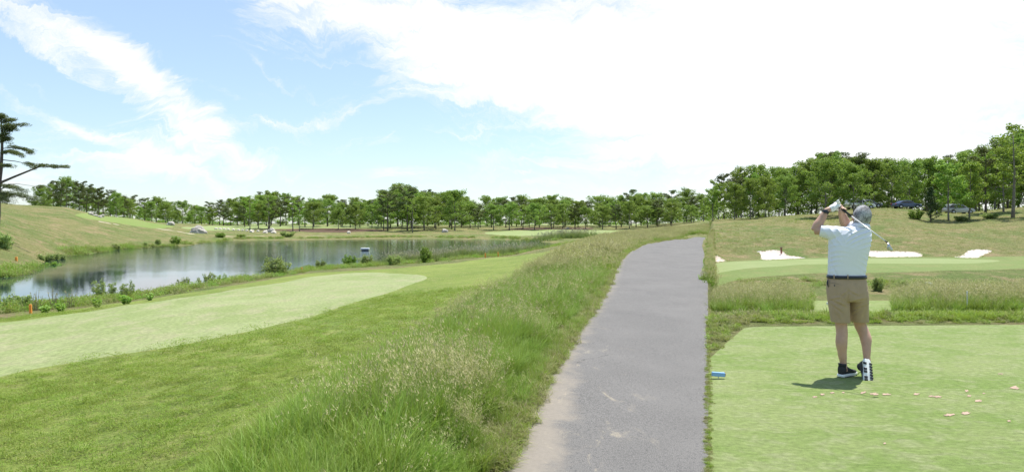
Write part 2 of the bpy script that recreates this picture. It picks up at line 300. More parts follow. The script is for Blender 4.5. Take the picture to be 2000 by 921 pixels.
# ------------------------------------------------------------------ ground sheet, cut exactly along the zone outlines
def build_ground():
    tf = np.radians(np.arange(-42, 42.01, .125)); tr = np.radians(np.arange(46, 318, 4)); th = np.concatenate([tf, tr])
    r = [.35]
    while r[-1] < 2400: r.append(r[-1]*(1.0135 if r[-1] < 260 else 1.06)+.004)
    r = np.array(r); A, B = np.meshgrid(th, r, indexing='ij'); X = (B*np.sin(A)).ravel(); Y = (B*np.cos(A)).ravel()
    n, m = len(th), len(r); idx = np.arange(n*m).reshape(n, m); nx = np.roll(idx, -1, 0)
    a, b, c, d = idx[:, :-1].ravel(), nx[:, :-1].ravel(), nx[:, 1:].ravel(), idx[:, 1:].ravel()
    T = np.concatenate([np.stack([a, c, b], 1), np.stack([a, d, c], 1)])
    X = np.append(X, 0); Y = np.append(Y, 0); T = np.concatenate([T, np.stack([idx[:, 0], nx[:, 0], np.full(n, n*m)], 1)])
    st = {'X': X, 'Y': Y, 'T': T}; out = []
    def cut(poly):
        X, Y, T = st['X'], st['Y'], st['T']; s = sdf(poly, X, Y); s = np.where(np.abs(s) < 1e-4, 1e-4, s)
        neg = s[T] < 0; k = neg.sum(1); ins = [T[k == 3]]; outs = [T[k == 0]]
        for cnt in (1, 2):
            M = T[k == cnt]; g = neg[k == cnt]
            if not len(M): continue
            odd = g if cnt == 1 else ~g; o = odd.argmax(1); rr = np.arange(len(M))
            p0, p1, p2 = M[rr, o], M[rr, (o+1) % 3], M[rr, (o+2) % 3]
            def cutp(i, j):
                lo, hi = np.minimum(i, j), np.maximum(i, j); t = s[lo]/(s[lo]-s[hi])
                return X_[lo]+(X_[hi]-X_[lo])*t, Y_[lo]+(Y_[hi]-Y_[lo])*t
            X_, Y_ = X, Y
            base = len(st['X']); x1, y1 = cutp(p0, p1); x2, y2 = cutp(p0, p2); q = len(M)
            st['X'] = np.concatenate([st['X'], x1, x2]); st['Y'] = np.concatenate([st['Y'], y1, y2])
            i1 = base+np.arange(q); i2 = base+q+np.arange(q)
            tri = np.stack([p0, i1, i2], 1); quad = np.concatenate([np.stack([i1, p1, p2], 1), np.stack([i1, p2, i2], 1)])
            (ins if cnt == 1 else outs).append(tri); (outs if cnt == 1 else ins).append(quad)
        st['T'] = np.concatenate(outs); return np.concatenate(ins)
    zones = []
    for name, poly, mat in [('path', Z_path, M_asphalt), ('tee', Z_tee, M_tee), ('tee', Z_tee2, M_tee), ('practice_green', Z_strip, M_green), ('lawn', Z_lawn, M_lawn)] + \
            [('bunker', p, M_sand) for p in BUNK] + [('putting_green', Z_green, M_green2), ('fairway', Z_col, M_collar), ('putting_green', Z_fgreen, M_ffair), ('fairway', Z_ffair, M_ffair),
             ('fairway', Z_back, M_ffair), ('fairway', Z_hill, M_collar2)] + [('mulch', p, M_mulch) for p in Z_mulch] + [('path', p, M_gravel) for p in Z_cart]:
        zones.append((name, cut(poly), mat, poly))
    zones.append(('ground', st['T'], M_rough, None))
    X, Y = st['X'], st['Y']; Z = ground(X, Y)
    for name, T, mat, poly in zones:
        u, inv = np.unique(T.ravel(), return_inverse=True); V = np.stack([X[u], Y[u], Z[u]], 1)
        att = {}
        if name == 'path' and mat is M_asphalt:
            P = np.array([(-1.7, -25), (-1.0, 0), (-.55, 2.6)]+path_edge); d = np.full(len(V), 1e9)
            for i in range(len(P)-1):
                a, e = P[i], P[i+1]-P[i]; t = np.clip(((V[:, 0]-a[0])*e[0]+(V[:, 1]-a[1])*e[1])/(e@e), 0, 1)
                d = np.minimum(d, np.hypot(V[:, 0]-a[0]-t*e[0], V[:, 1]-a[1]-t*e[1]))
            att['edge'] = d
        if name == 'bunker':
            V[:, 2] -= np.clip(-sdf(poly, V[:, 0], V[:, 1])*.5, 0, .25)
        f = inv.reshape(-1, 3).astype(np.int32)
        # keep faces looking up
        a, b, c = V[f[:, 0]], V[f[:, 1]], V[f[:, 2]]; nz = (b[:, 0]-a[:, 0])*(c[:, 1]-a[:, 1])-(b[:, 1]-a[:, 1])*(c[:, 0]-a[:, 0]); f[nz < 0] = f[nz < 0][:, ::-1]
        me = mesh_np(name, V, [f], [mat], True, att)
        tag(link(name, me), kind='structure')

G = lambda r, g, b: (r, g, b)
M_lawn = ground_mat('lawn_turf', [(.185,.235,.048), (.135,.190,.036), (.230,.235,.078)], (.5, 3, 22), (40, 1, .03), fine=.8)
M_green = ground_mat('practice_turf', [(.250,.285,.130), (.205,.250,.095), (.285,.280,.160)], (.35, 1.6, 16), (40, .8, .02), (1, .5, 1), rot=.5, fine=.5)
M_green2 = ground_mat('green_turf', [(.215,.260,.11), (.200,.245,.095), (.235,.270,.12)], (.1, .6, 6), (20, .2, .01), fine=.15)
M_collar = ground_mat('collar_turf', [(.125,.175,.050), (.150,.195,.062), (.185,.200,.075)], (.08, .5, 5), (8, .5, .04), fine=.3)
M_collar2 = ground_mat('hill_fairway_turf', [(.150,.215,.05), (.170,.225,.06), (.200,.230,.075)], (.08, .5, 5), (8, .5, .04), fine=.2)
M_ffair = ground_mat('fairway_turf', [(.235,.285,.115), (.210,.265,.095), (.255,.290,.14)], (.04, .2, 2), (3, .3, .04), fine=.15)
M_tee = ground_mat('tee_turf', [(.205,.250,.092), (.150,.215,.055), (.240,.265,.130)], (1.1, 6, 24), (70, .9, .016), (.7, 1, 1), fine=.5)
M_rough = ground_mat('meadow_grass', [(.200,.195,.074), (.120,.165,.042), (.300,.225,.125)], (.09, .55, 4.5), (4, 1, .30), fine=.6)
M_sand = ground_mat('bunker_sand', [(.58,.49,.44), (.62,.54,.49), (.50,.42,.37)], (.3, 1.4, 8), (2.5, .8, .12), fine=.12)
M_mulch = ground_mat('pine_mulch', [(.085,.055,.035), (.12,.075,.05), (.06,.045,.03)], (.2, .8, 6), (6, .6, .05), fine=.4)
M_gravel = ground_mat('shell_path', [(.34,.30,.20), (.30,.27,.18), (.38,.33,.24)], (.2, 1, 8), (8, .3, .02), fine=.2)
def asphalt():
    m = bpy.data.materials.new('asphalt'); m.use_nodes = True; N = NT(m.node_tree); b = m.node_tree.nodes['Principled BSDF']
    pos = N.node('ShaderNodeNewGeometry').outputs['Position']
    a = N.noise(pos, .7, 5, .6, .4); v = N.node('ShaderNodeTexVoronoi', {'Vector': pos, 'Scale': 60}); f = N.noise(pos, 160, 3, .7); g = N.noise(pos, 38, 4, .7)
    col = N.mix(N.ss(a, .3, .7), (.090, .085, .079, 1), (.124, .117, .109, 1))
    col = N.mix(N.m('MULTIPLY', N.ss(f, .46, .62), .7), col, (.30, .29, .28, 1))
    col = N.mix(N.m('MULTIPLY', N.ss(g, .50, .66), .6), col, (.055, .055, .057, 1))
    e = N.node('ShaderNodeAttribute', attribute_name='edge').outputs['Fac']
    e2 = N.m('ADD', e, N.m('MULTIPLY', N.m('SUBTRACT', N.noise(pos, 2.2, 7, .7, .6), .5), .75))
    near = N.ss(N.node('ShaderNodeSeparateXYZ', {0: pos}).outputs[1], 12, 6)
    e2 = N.m('SUBTRACT', e2, N.m('MULTIPLY', N.ss(N.node('ShaderNodeSeparateXYZ', {0: pos}).outputs[1], 8.0, 4.5), .22)); dirt = N.m('MULTIPLY', N.ss(e2, .26, .02), N.m('ADD', .55, N.m('MULTIPLY', near, .4)))
    grit = N.m('MULTIPLY', N.m('MULTIPLY', N.ss(N.noise(N.mapping(pos, (1.6, .5, 1), (0, 0, R(-14))), 2.6, 8, .75, .8), .56, .68), N.ss(e2, 1.0, .35)), N.m('MULTIPLY', near, .6))
    dc = N.mix(N.noise(pos, 30, 5, .7), (.18, .155, .125, 1), (.29, .26, .22, 1))
    cr = N.node('ShaderNodeTexVoronoi', {'Vector': N.vm('ADD', pos, N.scale(N.noise(pos, 1.5, 4, .7, col=True), .5)), 'Scale': .42}, feature='DISTANCE_TO_EDGE').outputs['Distance']
    crack = N.m('MULTIPLY', N.ss(cr, .006, .001), N.ss(N.noise(pos, .35, 3, .5), .52, .60))
    col = N.mix(N.m('MULTIPLY', crack, .6), col, (.045, .043, .042, 1)); stain = N.ss(N.noise(N.mapping(pos, (1.3, .28, 1), (0, 0, R(-16))), .9, 6, .65, .6), .50, .72); col = N.mix(N.m('MULTIPLY', stain, .28), col, (.07, .068, .068, 1))
    col = N.mix(dirt, col, dc); col = N.mix(grit, col, (.42, .36, .26, 1))
    N.l.new(col, b.inputs['Base Color']); b.inputs['Roughness'].default_value = .8; b.inputs['Specular IOR Level'].default_value = .3
    bn = N.node('ShaderNodeBump', {'Strength': .6, 'Distance': .006, 'Height': N.noise(pos, 130, 3, .7)}); N.l.new(bn.outputs[0], b.inputs['Normal'])
    return m
M_asphalt = asphalt()
build_ground()

# ------------------------------------------------------------------ water
def water_mat():
    m = bpy.data.materials.new('pond_water'); m.use_nodes = True; N = NT(m.node_tree); b = m.node_tree.nodes['Principled BSDF']
    pos = N.node('ShaderNodeNewGeometry').outputs['Position']
    b.inputs['Base Color'].default_value = (.010, .022, .036, 1); b.inputs['Roughness'].default_value = .03; b.inputs['IOR'].default_value = 1.333
    b.inputs['Specular IOR Level'].default_value = .5
    Y = N.node('ShaderNodeSeparateXYZ', {0: pos}).outputs[1]
    n1 = N.noise(N.mapping(pos, (.7, 1.5, 1), (0, 0, .2)), 1.6, 5, .6, .3); n2 = N.noise(N.mapping(pos, (.6, 1.2, 1), (0, 0, -.3)), 7, 3, .55)
    wind = N.ss(N.noise(N.mapping(pos, (.012, .05, 1)), 1.0, 3, .5, .3), .42, .60)
    far = N.ss(N.m('ADD', Y, N.m('MULTIPLY', N.node('ShaderNodeSeparateXYZ', {0: pos}).outputs[0], .75)), 22, 70)
    st = N.m('ADD', .006, N.m('MULTIPLY', N.m('MAXIMUM', far, N.m('MULTIPLY', wind, .5)), .05))
    hgt = N.m('ADD', n1, N.m('MULTIPLY', n2, .25))
    bn = N.node('ShaderNodeBump', {'Strength': st, 'Distance': .30, 'Height': hgt}); N.l.new(bn.outputs[0], b.inputs['Normal'])
    return m
M_water = water_mat()
def water(name, pts, z):
    V = [(x, y, z) for x, y in pts]; me = bpy.data.meshes.new(name); me.from_pydata(V, [], [tuple(range(len(V)))]); me.materials.append(M_water); me.update()
    if me.polygons[0].normal.z < 0: me.flip_normals()
    return tag(link(name, me), kind='structure')
water('pond', yp((-500,25.5),(250,30),(600,48),(900,64),(1070,90),(1100,94),(1118,104),(1100,112),(1000,131),(760,141),(600,131),(450,123),(340,93),(250,83),(130,63),(0,38.4),(-500,35)) if False else
      yp((-520,23),(0,23.2),(130,24.7),(250,27),(340,30.5),(450,35),(600,44.5),(760,50),(900,60),(1000,66),(1060,84),(1125,92),(1135,104),(1120,118),(1000,136),(900,141),(760,146.5),(600,136),(450,128),(340,98),(250,87.5),(130,68),(60,52),(0,41),(-520,37.5)), -1.5)
water('pond', yp((1835,30),(2350,30),(2350,50.5),(1835,50.5)), -3.08)
# ------------------------------------------------------------------ blades and tufts, scattered as uncountable ground cover
def ribbons(base, az, length, width, bend, lean, nseg, tint0, tint1, wind=(0, 0), face=None):
    """n tapered ribbons as one array; every argument is an (n,) array except nseg"""
    n = len(az); t = np.linspace(0, 1, nseg+1)[None, :]; dx, dy = np.cos(az)[:, None], np.sin(az)[:, None]
    ang = lean[:, None]+bend[:, None]*t; seg = length[:, None]/nseg
    hx = np.cumsum(np.concatenate([np.zeros((n, 1)), np.sin((ang[:, 1:]+ang[:, :-1])/2)*seg], 1), 1)
    hz = np.cumsum(np.concatenate([np.zeros((n, 1)), np.cos((ang[:, 1:]+ang[:, :-1])/2)*seg], 1), 1)
    cx = base[:, 0:1]+hx*dx+wind[0]*t**2*length[:, None]; cy = base[:, 1:2]+hx*dy+wind[1]*t**2*length[:, None]; cz = base[:, 2:3]+hz
    w = width[:, None]*(1-t**1.6*.92)/2; fa = (az+PI/2 if face is None else face)[:, None]
    L = np.stack([cx-w*np.cos(fa), cy-w*np.sin(fa), cz], 2); Rr = np.stack([cx+w*np.cos(fa), cy+w*np.sin(fa), cz], 2)
    V = np.stack([L, Rr], 2).reshape(-1, 3); k = (np.arange(n)*(nseg+1)*2)[:, None]+(np.arange(nseg)*2)[None, :]; k = k.ravel()
    Q = np.stack([k, k+1, k+3, k+2], 1); tn = (tint0[:, None]+(tint1-tint0)[:, None]*t); tn = np.repeat(tn, 2, 1).ravel()
    tip = np.stack([cx[:, -1], cy[:, -1], cz[:, -1]], 1); return V, Q, tn, tip
def merge(parts):
    V = []; Q = []; T = []; o = 0
    for v, q, t in parts: V.append(v); Q.append(q+o); T.append(t); o += len(v)
    return np.concatenate(V), np.concatenate(Q), np.concatenate(T)
U = lambda a, b, n: RNG.uniform(a, b, n)
def disc(n, r): a = U(0, 2*PI, n); q = np.sqrt(U(0, 1, n))*r; return np.stack([q*np.cos(a), q*np.sin(a), np.zeros(n)], 1)
def tall_clump(nb, ns, rad, h, w, wind=.18, seed_n=14, ss=1.0):
    P = []
    V, Q, t, _ = ribbons(disc(nb, rad), U(0, 2*PI, nb), U(.45, .95, nb)*h, U(.7, 1.3, nb)*w, U(.3, 1.5, nb), U(0, .25, nb), 4, U(.0, .10, nb), U(.12, .38, nb), (wind*.6, 0)); P.append((V, Q, t))
    if ns:
        V, Q, t, tip = ribbons(disc(ns, rad), U(0, 2*PI, ns), U(.95, 1.3, ns)*h, U(.5, .7, ns)*w*.8, U(.1, .55, ns), U(0, .16, ns), 4, U(.2, .4, ns), U(.65, .9, ns), (wind, 0)); P.append((V, Q, t))
        m = ns*seed_n; b = np.repeat(tip, seed_n, 0); b[:, 2] -= U(0, .20, m)*h; b[:, :2] += RNG.normal(0, .012+.02*h, (m, 2))
        V, Q, t, _ = ribbons(b, U(0, 2*PI, m), U(.012, .03, m)*ss, U(.7, 1.2, m)*w*.9, U(-.6, .6, m), U(.1, 1.2, m), 1, U(.75, 1, m), U(.8, 1, m)); P.append((V, Q, t))
    return merge(P)
def short_clump(nb, rad, h, w, tan=.25):
    tn = np.clip(RNG.exponential(tan*.5, nb), 0, .9)
    V, Q, t, _ = ribbons(disc(nb, rad), U(0, 2*PI, nb), U(.5, 1.25, nb)*h, U(.7, 1.4, nb)*w, U(.5, 2.0, nb), U(.1, .9, nb), 2, tn*.6, tn)
    return V, Q, t
def reed_clump(nb, rad, h, w):
    P = [ribbons(disc(nb, rad), U(0, 2*PI, nb), U(.6, 1.05, nb)*h, U(.8, 1.3, nb)*w, U(.0, .7, nb), U(0, .12, nb), 3, U(0, .1, nb), U(.1, .45, nb))[:3]]
    ns = max(2, nb//7); V, Q, t, tip = ribbons(disc(ns, rad), U(0, 2*PI, ns), U(1, 1.35, ns)*h, np.full(ns, w*.5), U(0, .2, ns), U(0, .08, ns), 2, U(.4, .6, ns), U(.7, .9, ns)); P.append((V, Q, t))
    V, Q, t, _ = ribbons(tip-np.array([0, 0, .12*h]), U(0, 2*PI, ns), np.full(ns, .2*h), np.full(ns, w*2.4), U(.2, .9, ns), U(0, .2, ns), 2, U(.85, 1, ns), U(.9, 1, ns)); P.append((V, Q, t))
    return merge(P)
def weed_clump(nl, rad, h, leaf, tan=.2):
    """leafy ground plants: stems with small broad leaves"""
    b = disc(nl, rad); b[:, 2] = U(0, 1, nl)*h*(1-.5*(b[:, 0]**2+b[:, 1]**2)/rad**2)
    return ribbons(b, U(0, 2*PI, nl), U(.6, 1.3, nl)*leaf, U(.35, .6, nl)*leaf, U(0, 1.2, nl), U(.3, 1.3, nl), 2, U(0, tan, nl), U(0, tan*1.6, nl))[:3]
HID = []
def src(name, vqt, mat):
    me = mesh_np(name, vqt[0], [vqt[1]], [mat], False, {'tint': vqt[2]}); o = bpy.data.objects.new(name, me); HID.append(o); return o
def scatter(name, label, cat, pts, scl, idx, sources, tilt=.12):
    """one object: points carrying turned and scaled copies of a few tuft meshes"""
    n = len(pts); me = bpy.data.meshes.new(name); me.vertices.add(n); me.vertices.foreach_set('co', np.asarray(pts, np.float32).ravel())
    a = me.attributes.new('rot', 'FLOAT_VECTOR', 'POINT'); a.data.foreach_set('vector', np.stack([RNG.normal(0, tilt, n), RNG.normal(0, tilt, n), U(-1.1, 1.1, n) if tilt < .2 else U(0, 6.28, n)], 1).astype(np.float32).ravel())
    a = me.attributes.new('scl', 'FLOAT', 'POINT'); a.data.foreach_set('value', np.asarray(scl, np.float32))
    a = me.attributes.new('idx', 'INT', 'POINT'); a.data.foreach_set('value', np.asarray(idx, np.int32))
    o = link(name, me); tag(o, label, cat, kind='stuff')
    t = bpy.data.node_groups.new(name, 'GeometryNodeTree')
    t.interface.new_socket('Geometry', in_out='INPUT', socket_type='NodeSocketGeometry'); t.interface.new_socket('Geometry', in_out='OUTPUT', socket_type='NodeSocketGeometry')
    gi = t.nodes.new('NodeGroupInput'); go = t.nodes.new('NodeGroupOutput'); ip = t.nodes.new('GeometryNodeInstanceOnPoints'); g2 = t.nodes.new('GeometryNodeGeometryToInstance')
    for s in reversed(sources):
        oi = t.nodes.new('GeometryNodeObjectInfo'); oi.inputs['Object'].default_value = s; t.links.new(oi.outputs['Geometry'], g2.inputs[0])
    def na(nm, ty):
        x = t.nodes.new('GeometryNodeInputNamedAttribute'); x.data_type = ty; x.inputs['Name'].default_value = nm; return x.outputs['Attribute']
    t.links.new(gi.outputs[0], ip.inputs['Points']); t.links.new(g2.outputs[0], ip.inputs['Instance']); ip.inputs['Pick Instance'].default_value = True
    t.links.new(na('idx', 'INT'), ip.inputs['Instance Index']); t.links.new(na('rot', 'FLOAT_VECTOR'), ip.inputs['Rotation']); t.links.new(na('scl', 'FLOAT'), ip.inputs['Scale'])
    t.links.new(ip.outputs[0], go.inputs[0]); md = o.modifiers.new('scatter', 'NODES'); md.node_group = t; return o
def fill(poly, y0, y1, dens, jitter=True, cond=None):
    """random points inside poly for distances y0..y1, dens per square metre"""
    P = np.array(poly); lo = P.min(0); hi = P.max(0); lo[1] = max(lo[1], y0); hi[1] = min(hi[1], y1)
    n = int((hi[0]-lo[0])*(hi[1]-lo[1])*dens)
    if n <= 0: return np.zeros((0, 2))
    q = np.stack([U(lo[0], hi[0], n), U(lo[1], hi[1], n)], 1); u = CX+F*q[:, 0]/q[:, 1]; q = q[(u > -260) & (u < 2260)]
    s = sdf(poly, q[:, 0], q[:, 1]); q = q[s < 0]
    return q
def lift(q, dz=0): return np.stack([q[:, 0], q[:, 1], ground(q[:, 0], q[:, 1])+dz], 1)
def vnoise(q, s, k=0): return np.sin(q[:, 0]*s+1.7*np.sin(q[:, 1]*s*.7+k))*np.sin(q[:, 1]*s*.9+1.3*np.sin(q[:, 0]*s*.6+2*k))

M_blade = leaf_mat('tall_grass_blades', (.180,.335,.018), (.52,.44,.25), .38)
M_turf = leaf_mat('lawn_blades', (.230,.335,.044), (.45,.41,.17), .42)
M_dry = leaf_mat('meadow_blades', (.26,.28,.10), (.50,.41,.25), .45)
M_reed = leaf_mat('reed_blades', (.20,.30,.08), (.52,.46,.32), .4)
M_weed = leaf_mat('weed_leaves', (.17,.33,.035), (.34,.36,.10), .42)

def tall_grass():
    near = [src('tuft', tall_clump(110, k, .12, .46, .0062, .16), M_blade) for k in (0, 4, 13)]
    mid = [src('tuft', tall_clump(55, k, .16, .46, .010, .20, 12, 1.3), M_blade) for k in (1, 6, 16)]
    far = [src('tuft', tall_clump(45, k, .34, .50, .024, .2, 9, 2.4), M_blade) for k in (8, 16, 24)]
    edge = [tuple(p) for p in path_edge]; left = [tuple(p) for p in GR_EDGE]
    strip_ = left+[at(1180, 100)[:2], at(1260, 120)[:2], at(1395, 125)[:2], yp((1384, 90))[0]]+yp((1345, 89))+[(x-.10-.0*y, y) for x, y in edge[::-1][1:]]+[(-.55, 2.6), (-1.4, 2.6)]
    P = []; Sc = []; I = []
    for y0, y1, dn, base in ((2.4, 9, 95, 0), (9, 22, 34, 3), (22, 50, 9, 6), (50, 125, 4.5, 6)):
        q = fill(strip_, y0, y1, dn); s = sdf(strip_, q[:, 0], q[:, 1]); dl = np.clip(-s/(.4+.012*q[:, 1]), 0, 1)
        v = vnoise(q, 1.1 if y0 < 20 else .45); dpe = sdf(Z_path, q[:, 0], q[:, 1])
        seedy = np.clip((v+.40)*1.5*np.clip(1.5-dl*.7, .5, 1.5)+RNG.normal(0, .3, len(q)), 0, 2).astype(int)
        sc = (.40+.62*dl)*(1+.16*v)*U(.8, 1.2, len(q)); sc = np.maximum(sc, .62)*np.where(dpe < .3, .85, 1)
        keep = U(0, 1, len(q)) < np.clip(.55+dl, 0, 1)
        P.append(q[keep]); Sc.append(sc[keep]); I.append(seedy[keep]+base)
    n = 1500; Y = 18+U(0, 1, n)**.8*70; P.append(np.stack([(U(1384.5, 1393, n)-CX)/F*Y+RNG.normal(0, .08, n), Y], 1)); Sc.append(U(.35, .62, n)); I.append(RNG.integers(6, 9, n))
    q = np.concatenate(P); scatter('tall_grass', 'tall unmown grass with tan seed heads growing along the left edge of the asphalt path', 'grass', lift(q), np.concatenate(Sc), np.concatenate(I), near+mid+far)
    E = np.array(path_edge); n = 2600; k = np.minimum((U(0, 1, n)**1.6*(len(E)-1)).astype(int), len(E)-2); t = U(0, 1, n)[:, None]; q = E[k]*(1-t)+E[k+1]*t; q[:, 0] += RNG.normal(-.09, .05, n)
    D_ = [src('tuft', short_clump(60, .12, .16, .006, t_), M_dry if t_ > .4 else M_turf) for t_ in (.3, .8, 1.2)]
    scatter('edge_grass', 'low sprawling half dry grass fringing the left edge of the asphalt', 'grass', lift(q), U(.3, .8, n)*(1+.02*q[:, 1]), RNG.integers(0, 3, n), D_, .3)
    # blocks of tall grass beyond the tee, left and right of the second tee
    B = [src('tuft', tall_clump(75, k, .13, .42, .011, .03, 9, .9), M_blade) for k in (6, 10, 17)]
    P = []; Sc = []
    for poly in (yp((1389,12.7),(1583,12.75),(1583,17.8),(1391,18.5)), yp((1749,12.75),(2240,12.7),(2240,18.5),(1749,18.0))):
        q = fill(poly, 5, 30, 34); s = -sdf(poly, q[:, 0], q[:, 1]); u = CX+F*q[:, 0]/q[:, 1]
        P.append(q); Sc.append((.72+.28*np.clip(s/.5, 0, 1))*(1+.10*vnoise(q, 1.2))*U(.85, 1.12, len(q)))
    q = np.concatenate(P); scatter('tall_grass', 'blocks of tall seeding grass standing beyond the tee on both sides of the small second tee', 'grass', lift(q), np.concatenate(Sc), RNG.integers(0, 3, len(q)), B)
tall_grass()

def lawn_blades():
    C = [src('tuft', short_clump(300, .18, .026, .0045, t), M_turf) for t in (.15, .3, .55)]
    Cm = [src('tuft', short_clump(240, .24, .026, .008, t), M_turf) for t in (.15, .3, .55)]
    P = []; Sc = []; I = []
    for y0, y1, dn, b in ((3, 9.5, 42, 0), (9.5, 19, 22, 3)):
        q = fill(Z_lawn, y0, y1, dn); ok = sdf(Z_strip, q[:, 0], q[:, 1]) > .17; q = q[ok]; u = CX+F*q[:, 0]/q[:, 1]; q = q[u > -120]
        v = vnoise(q, 1.7, 1)+.6*vnoise(q, 4.3, 2); P.append(q); Sc.append((1+.14*v)*U(.85, 1.15, len(q))); I.append(np.clip((v+1)*1.1+RNG.normal(0, .5, len(q)), 0, 2).astype(int)+b)
    q = np.concatenate(P); scatter('lawn_grass', 'short mown grass of the sloping lawn beside the pale practice green', 'grass', lift(q, -.006), np.concatenate(Sc), np.concatenate(I), C+Cm, .25)
lawn_blades()

def tee_rough():
    C = [src('tuft', short_clump(110, .11, .11, .008, t), M_dry if t > .4 else M_turf) for t in (.2, .35, .7)]
    band = yp((1384.5,10.3),(1462,10.4),(1462,10.75),(2260,10.75),(2260,12.8),(1749,12.75),(1749,12.5),(1584,12.5),(1583,12.75),(1384.5,12.8))
    left = rp((1385,704),(1420,670),(1452,643),(1462,640))+yp((1440,10.8),(1385,10.8))
    P = []; Sc = []
    n = 700; Y = U(2.6, 11, n); P.append(np.stack([SEAM*Y+RNG.normal(.0, .012, n), Y], 1)); Sc.append(U(.12, .26, n))
    for poly in (band, left):
        q = fill(poly, 5, 14, 60); s = -sdf(poly, q[:, 0], q[:, 1]); ok = (sdf(Z_tee, q[:, 0], q[:, 1]) > .03); q = q[ok]; P.append(q); Sc.append((.65+.5*np.clip(s[ok]/.6, 0, 1))*U(.7, 1.25, len(q)))
    q = np.concatenate(P); v = vnoise(q, 2.1, 3); u = CX+F*q[:, 0]/q[:, 1]; idx = np.where(U(0, 1, len(q)) < np.where(u < 1500, .55, .12), 2, (v > 0).astype(int))
    scatter('rough_grass', 'shaggy grey green rough grass bordering the tee where the golfer stands', 'grass', lift(q, -.005), np.concatenate(Sc), idx, C, .25)
tee_rough()

def meadow():
    """rough tufts over the hillsides and banks"""
    C = [src('tuft', short_clump(44, .6, .17, .045, t), M_dry) for t in (.35, .6, 1.0)]+[src('tuft', short_clump(44, .6, .17, .045, .15), M_turf)]
    P = []; Sc = []; I = []
    zones = [z for z in (Z_green, Z_col, Z_fgreen, Z_ffair, Z_hill, Z_path, Z_strip, *Z_mulch, *Z_cart, *BUNK)]
    for uu, Y0, Y1, n, hh in (((-200, 520), 39, 160, 9000, 1), ((400, 1330), 112, 205, 5000, .9), ((1396, 2200), 19, 56, 5200, .62), ((1396, 2200), 66, 125, 9000, 1.1)):
        Y = U(Y0, Y1, n); X = (U(*uu, n)-CX)/F*Y; q = np.stack([X, Y], 1); z = ground(X, Y)
        ok = (z > -1.42) & ((X/Y > SEAM) | (z > -1.4)) & ~((X/Y > SEAM) & (Y < 50) & (z < -2.98) & (CX+F*X/Y > 1835))
        for zn in zones: ok &= sdf(zn, X, Y) > (.35 if Y1 < 100 else .6)
        q = q[ok]; v = vnoise(q, .16, 4)+.5*vnoise(q, .5, 1); P.append(q); Sc.append(U(.45, 1.1, len(q))*hh*(.8+.2*v)*(.55 if uu[0] < 0 or uu[0] == 400 else .75)); I.append(np.clip(1.6+v*1.3+RNG.normal(0, .8, len(q)), 0, 3).astype(int))
    q = np.concatenate(P); scatter('meadow_grass', 'dry tussocky meadow grass over the hillsides and the banks round the pond', 'grass', lift(q, -.02), np.concatenate(Sc), np.concatenate(I), C, .25)
meadow()

def banks():
    """reeds and weeds at the water's edge"""
    Rd = [src('reed', reed_clump(34, .35, 1.0, .035), M_reed), src('reed', reed_clump(28, .3, 1.15, .035), M_reed)]
    P = []; Sc = []
    for (ua, ya, ub, yb, w, n, h) in ((755,51.5,860,57,1.4,190,.72),(800,55.5,1050,73,1.6,600,.78),(1060,124,1145,125,5,380,1.0),(700,47.5,750,50.5,1.2,30,.5)):
        t = U(0, 1, n); A = at(ua, ya); B = at(ub, yb); X = A.x+(B.x-A.x)*t+RNG.normal(0, w*.3, n); Y = A.y+(B.y-A.y)*t+RNG.normal(0, w*.4, n)
        P.append(np.stack([X, Y], 1)); Sc.append(U(.6, 1.15, n)*h)
    q = np.concatenate(P); L = lift(q); L[:, 2] = np.maximum(L[:, 2], -1.75); scatter('reeds', 'reeds with pale plumes standing in the shallow edge of the pond', 'reeds', L, np.concatenate(Sc), RNG.integers(0, 2, len(q)), Rd)
    Wd = [src('weed', weed_clump(130, .40, .38, .075), M_weed), src('weed', weed_clump(100, .34, .50, .075, .8), M_weed), src('tuft', short_clump(60, .3, .45, .022, .35), M_dry)]
    P = []; Sc = []
    near = [(-120,24.3),(0,23.8),(100,25.2),(180,26.3),(250,27.4),(300,29),(400,33.4),(480,36.6),(600,44),(700,48),(760,50.2),(860,57.5),(960,64),(1040,73),(1100,90)]
    farb = [(-60,37.6),(0,39.6),(80,48),(130,66.5),(180,74),(250,86.5),(340,97),(450,127.5),(600,136),(760,146),(900,141),(1000,136),(1090,116)]
    for line, w, n, s, off in ((near, 3.0, 4600, .85, -1.3), (farb, 1.4, 1900, 1.25, 1.4)):
        A = np.array(curve([at(*p)[:2] for p in line], 8, False)); k = RNG.integers(0, len(A)-1, n); t = U(0, 1, n)[:, None]; q = A[k]*(1-t)+A[k+1]*t
        q += np.stack([RNG.normal(0, w*.4, n), off+RNG.normal(0, w*.5, n)], 1); z = ground(q[:, 0], q[:, 1]); ok = (z > -1.66) & (vnoise(q, .5 if s > 1 else 1.0, 2) > -.55) & (sdf(Z_lawn, q[:, 0], q[:, 1]) > .1)
        P.append(q[ok]); Sc.append((U(.5, 1.1, n)*s)[ok])
    # weedy foot of the bank in front of the right-hand green
    n = 700; Y = U(44.5, 48.5, n); X = (U(1440, 2200, n)-CX)/F*Y; q = np.stack([X, Y], 1); P.append(q); Sc.append(U(.25, .8, n))
    for b in BUNK:
        b = np.array(b); k = RNG.integers(0, len(b), 260); t = U(0, 1, 260)[:, None]; P.append(b[k]*(1-t)+b[(k+1) % len(b)]*t+RNG.normal(0, .08, (260, 2))); Sc.append(U(.10, .24, 260))
    q = np.concatenate(P); scatter('bank_weeds', 'low leafy weeds and grass tangled along the water line', 'weeds', lift(q, -.03), np.concatenate(Sc), RNG.integers(0, 3, len(q)), Wd, .25)
banks()
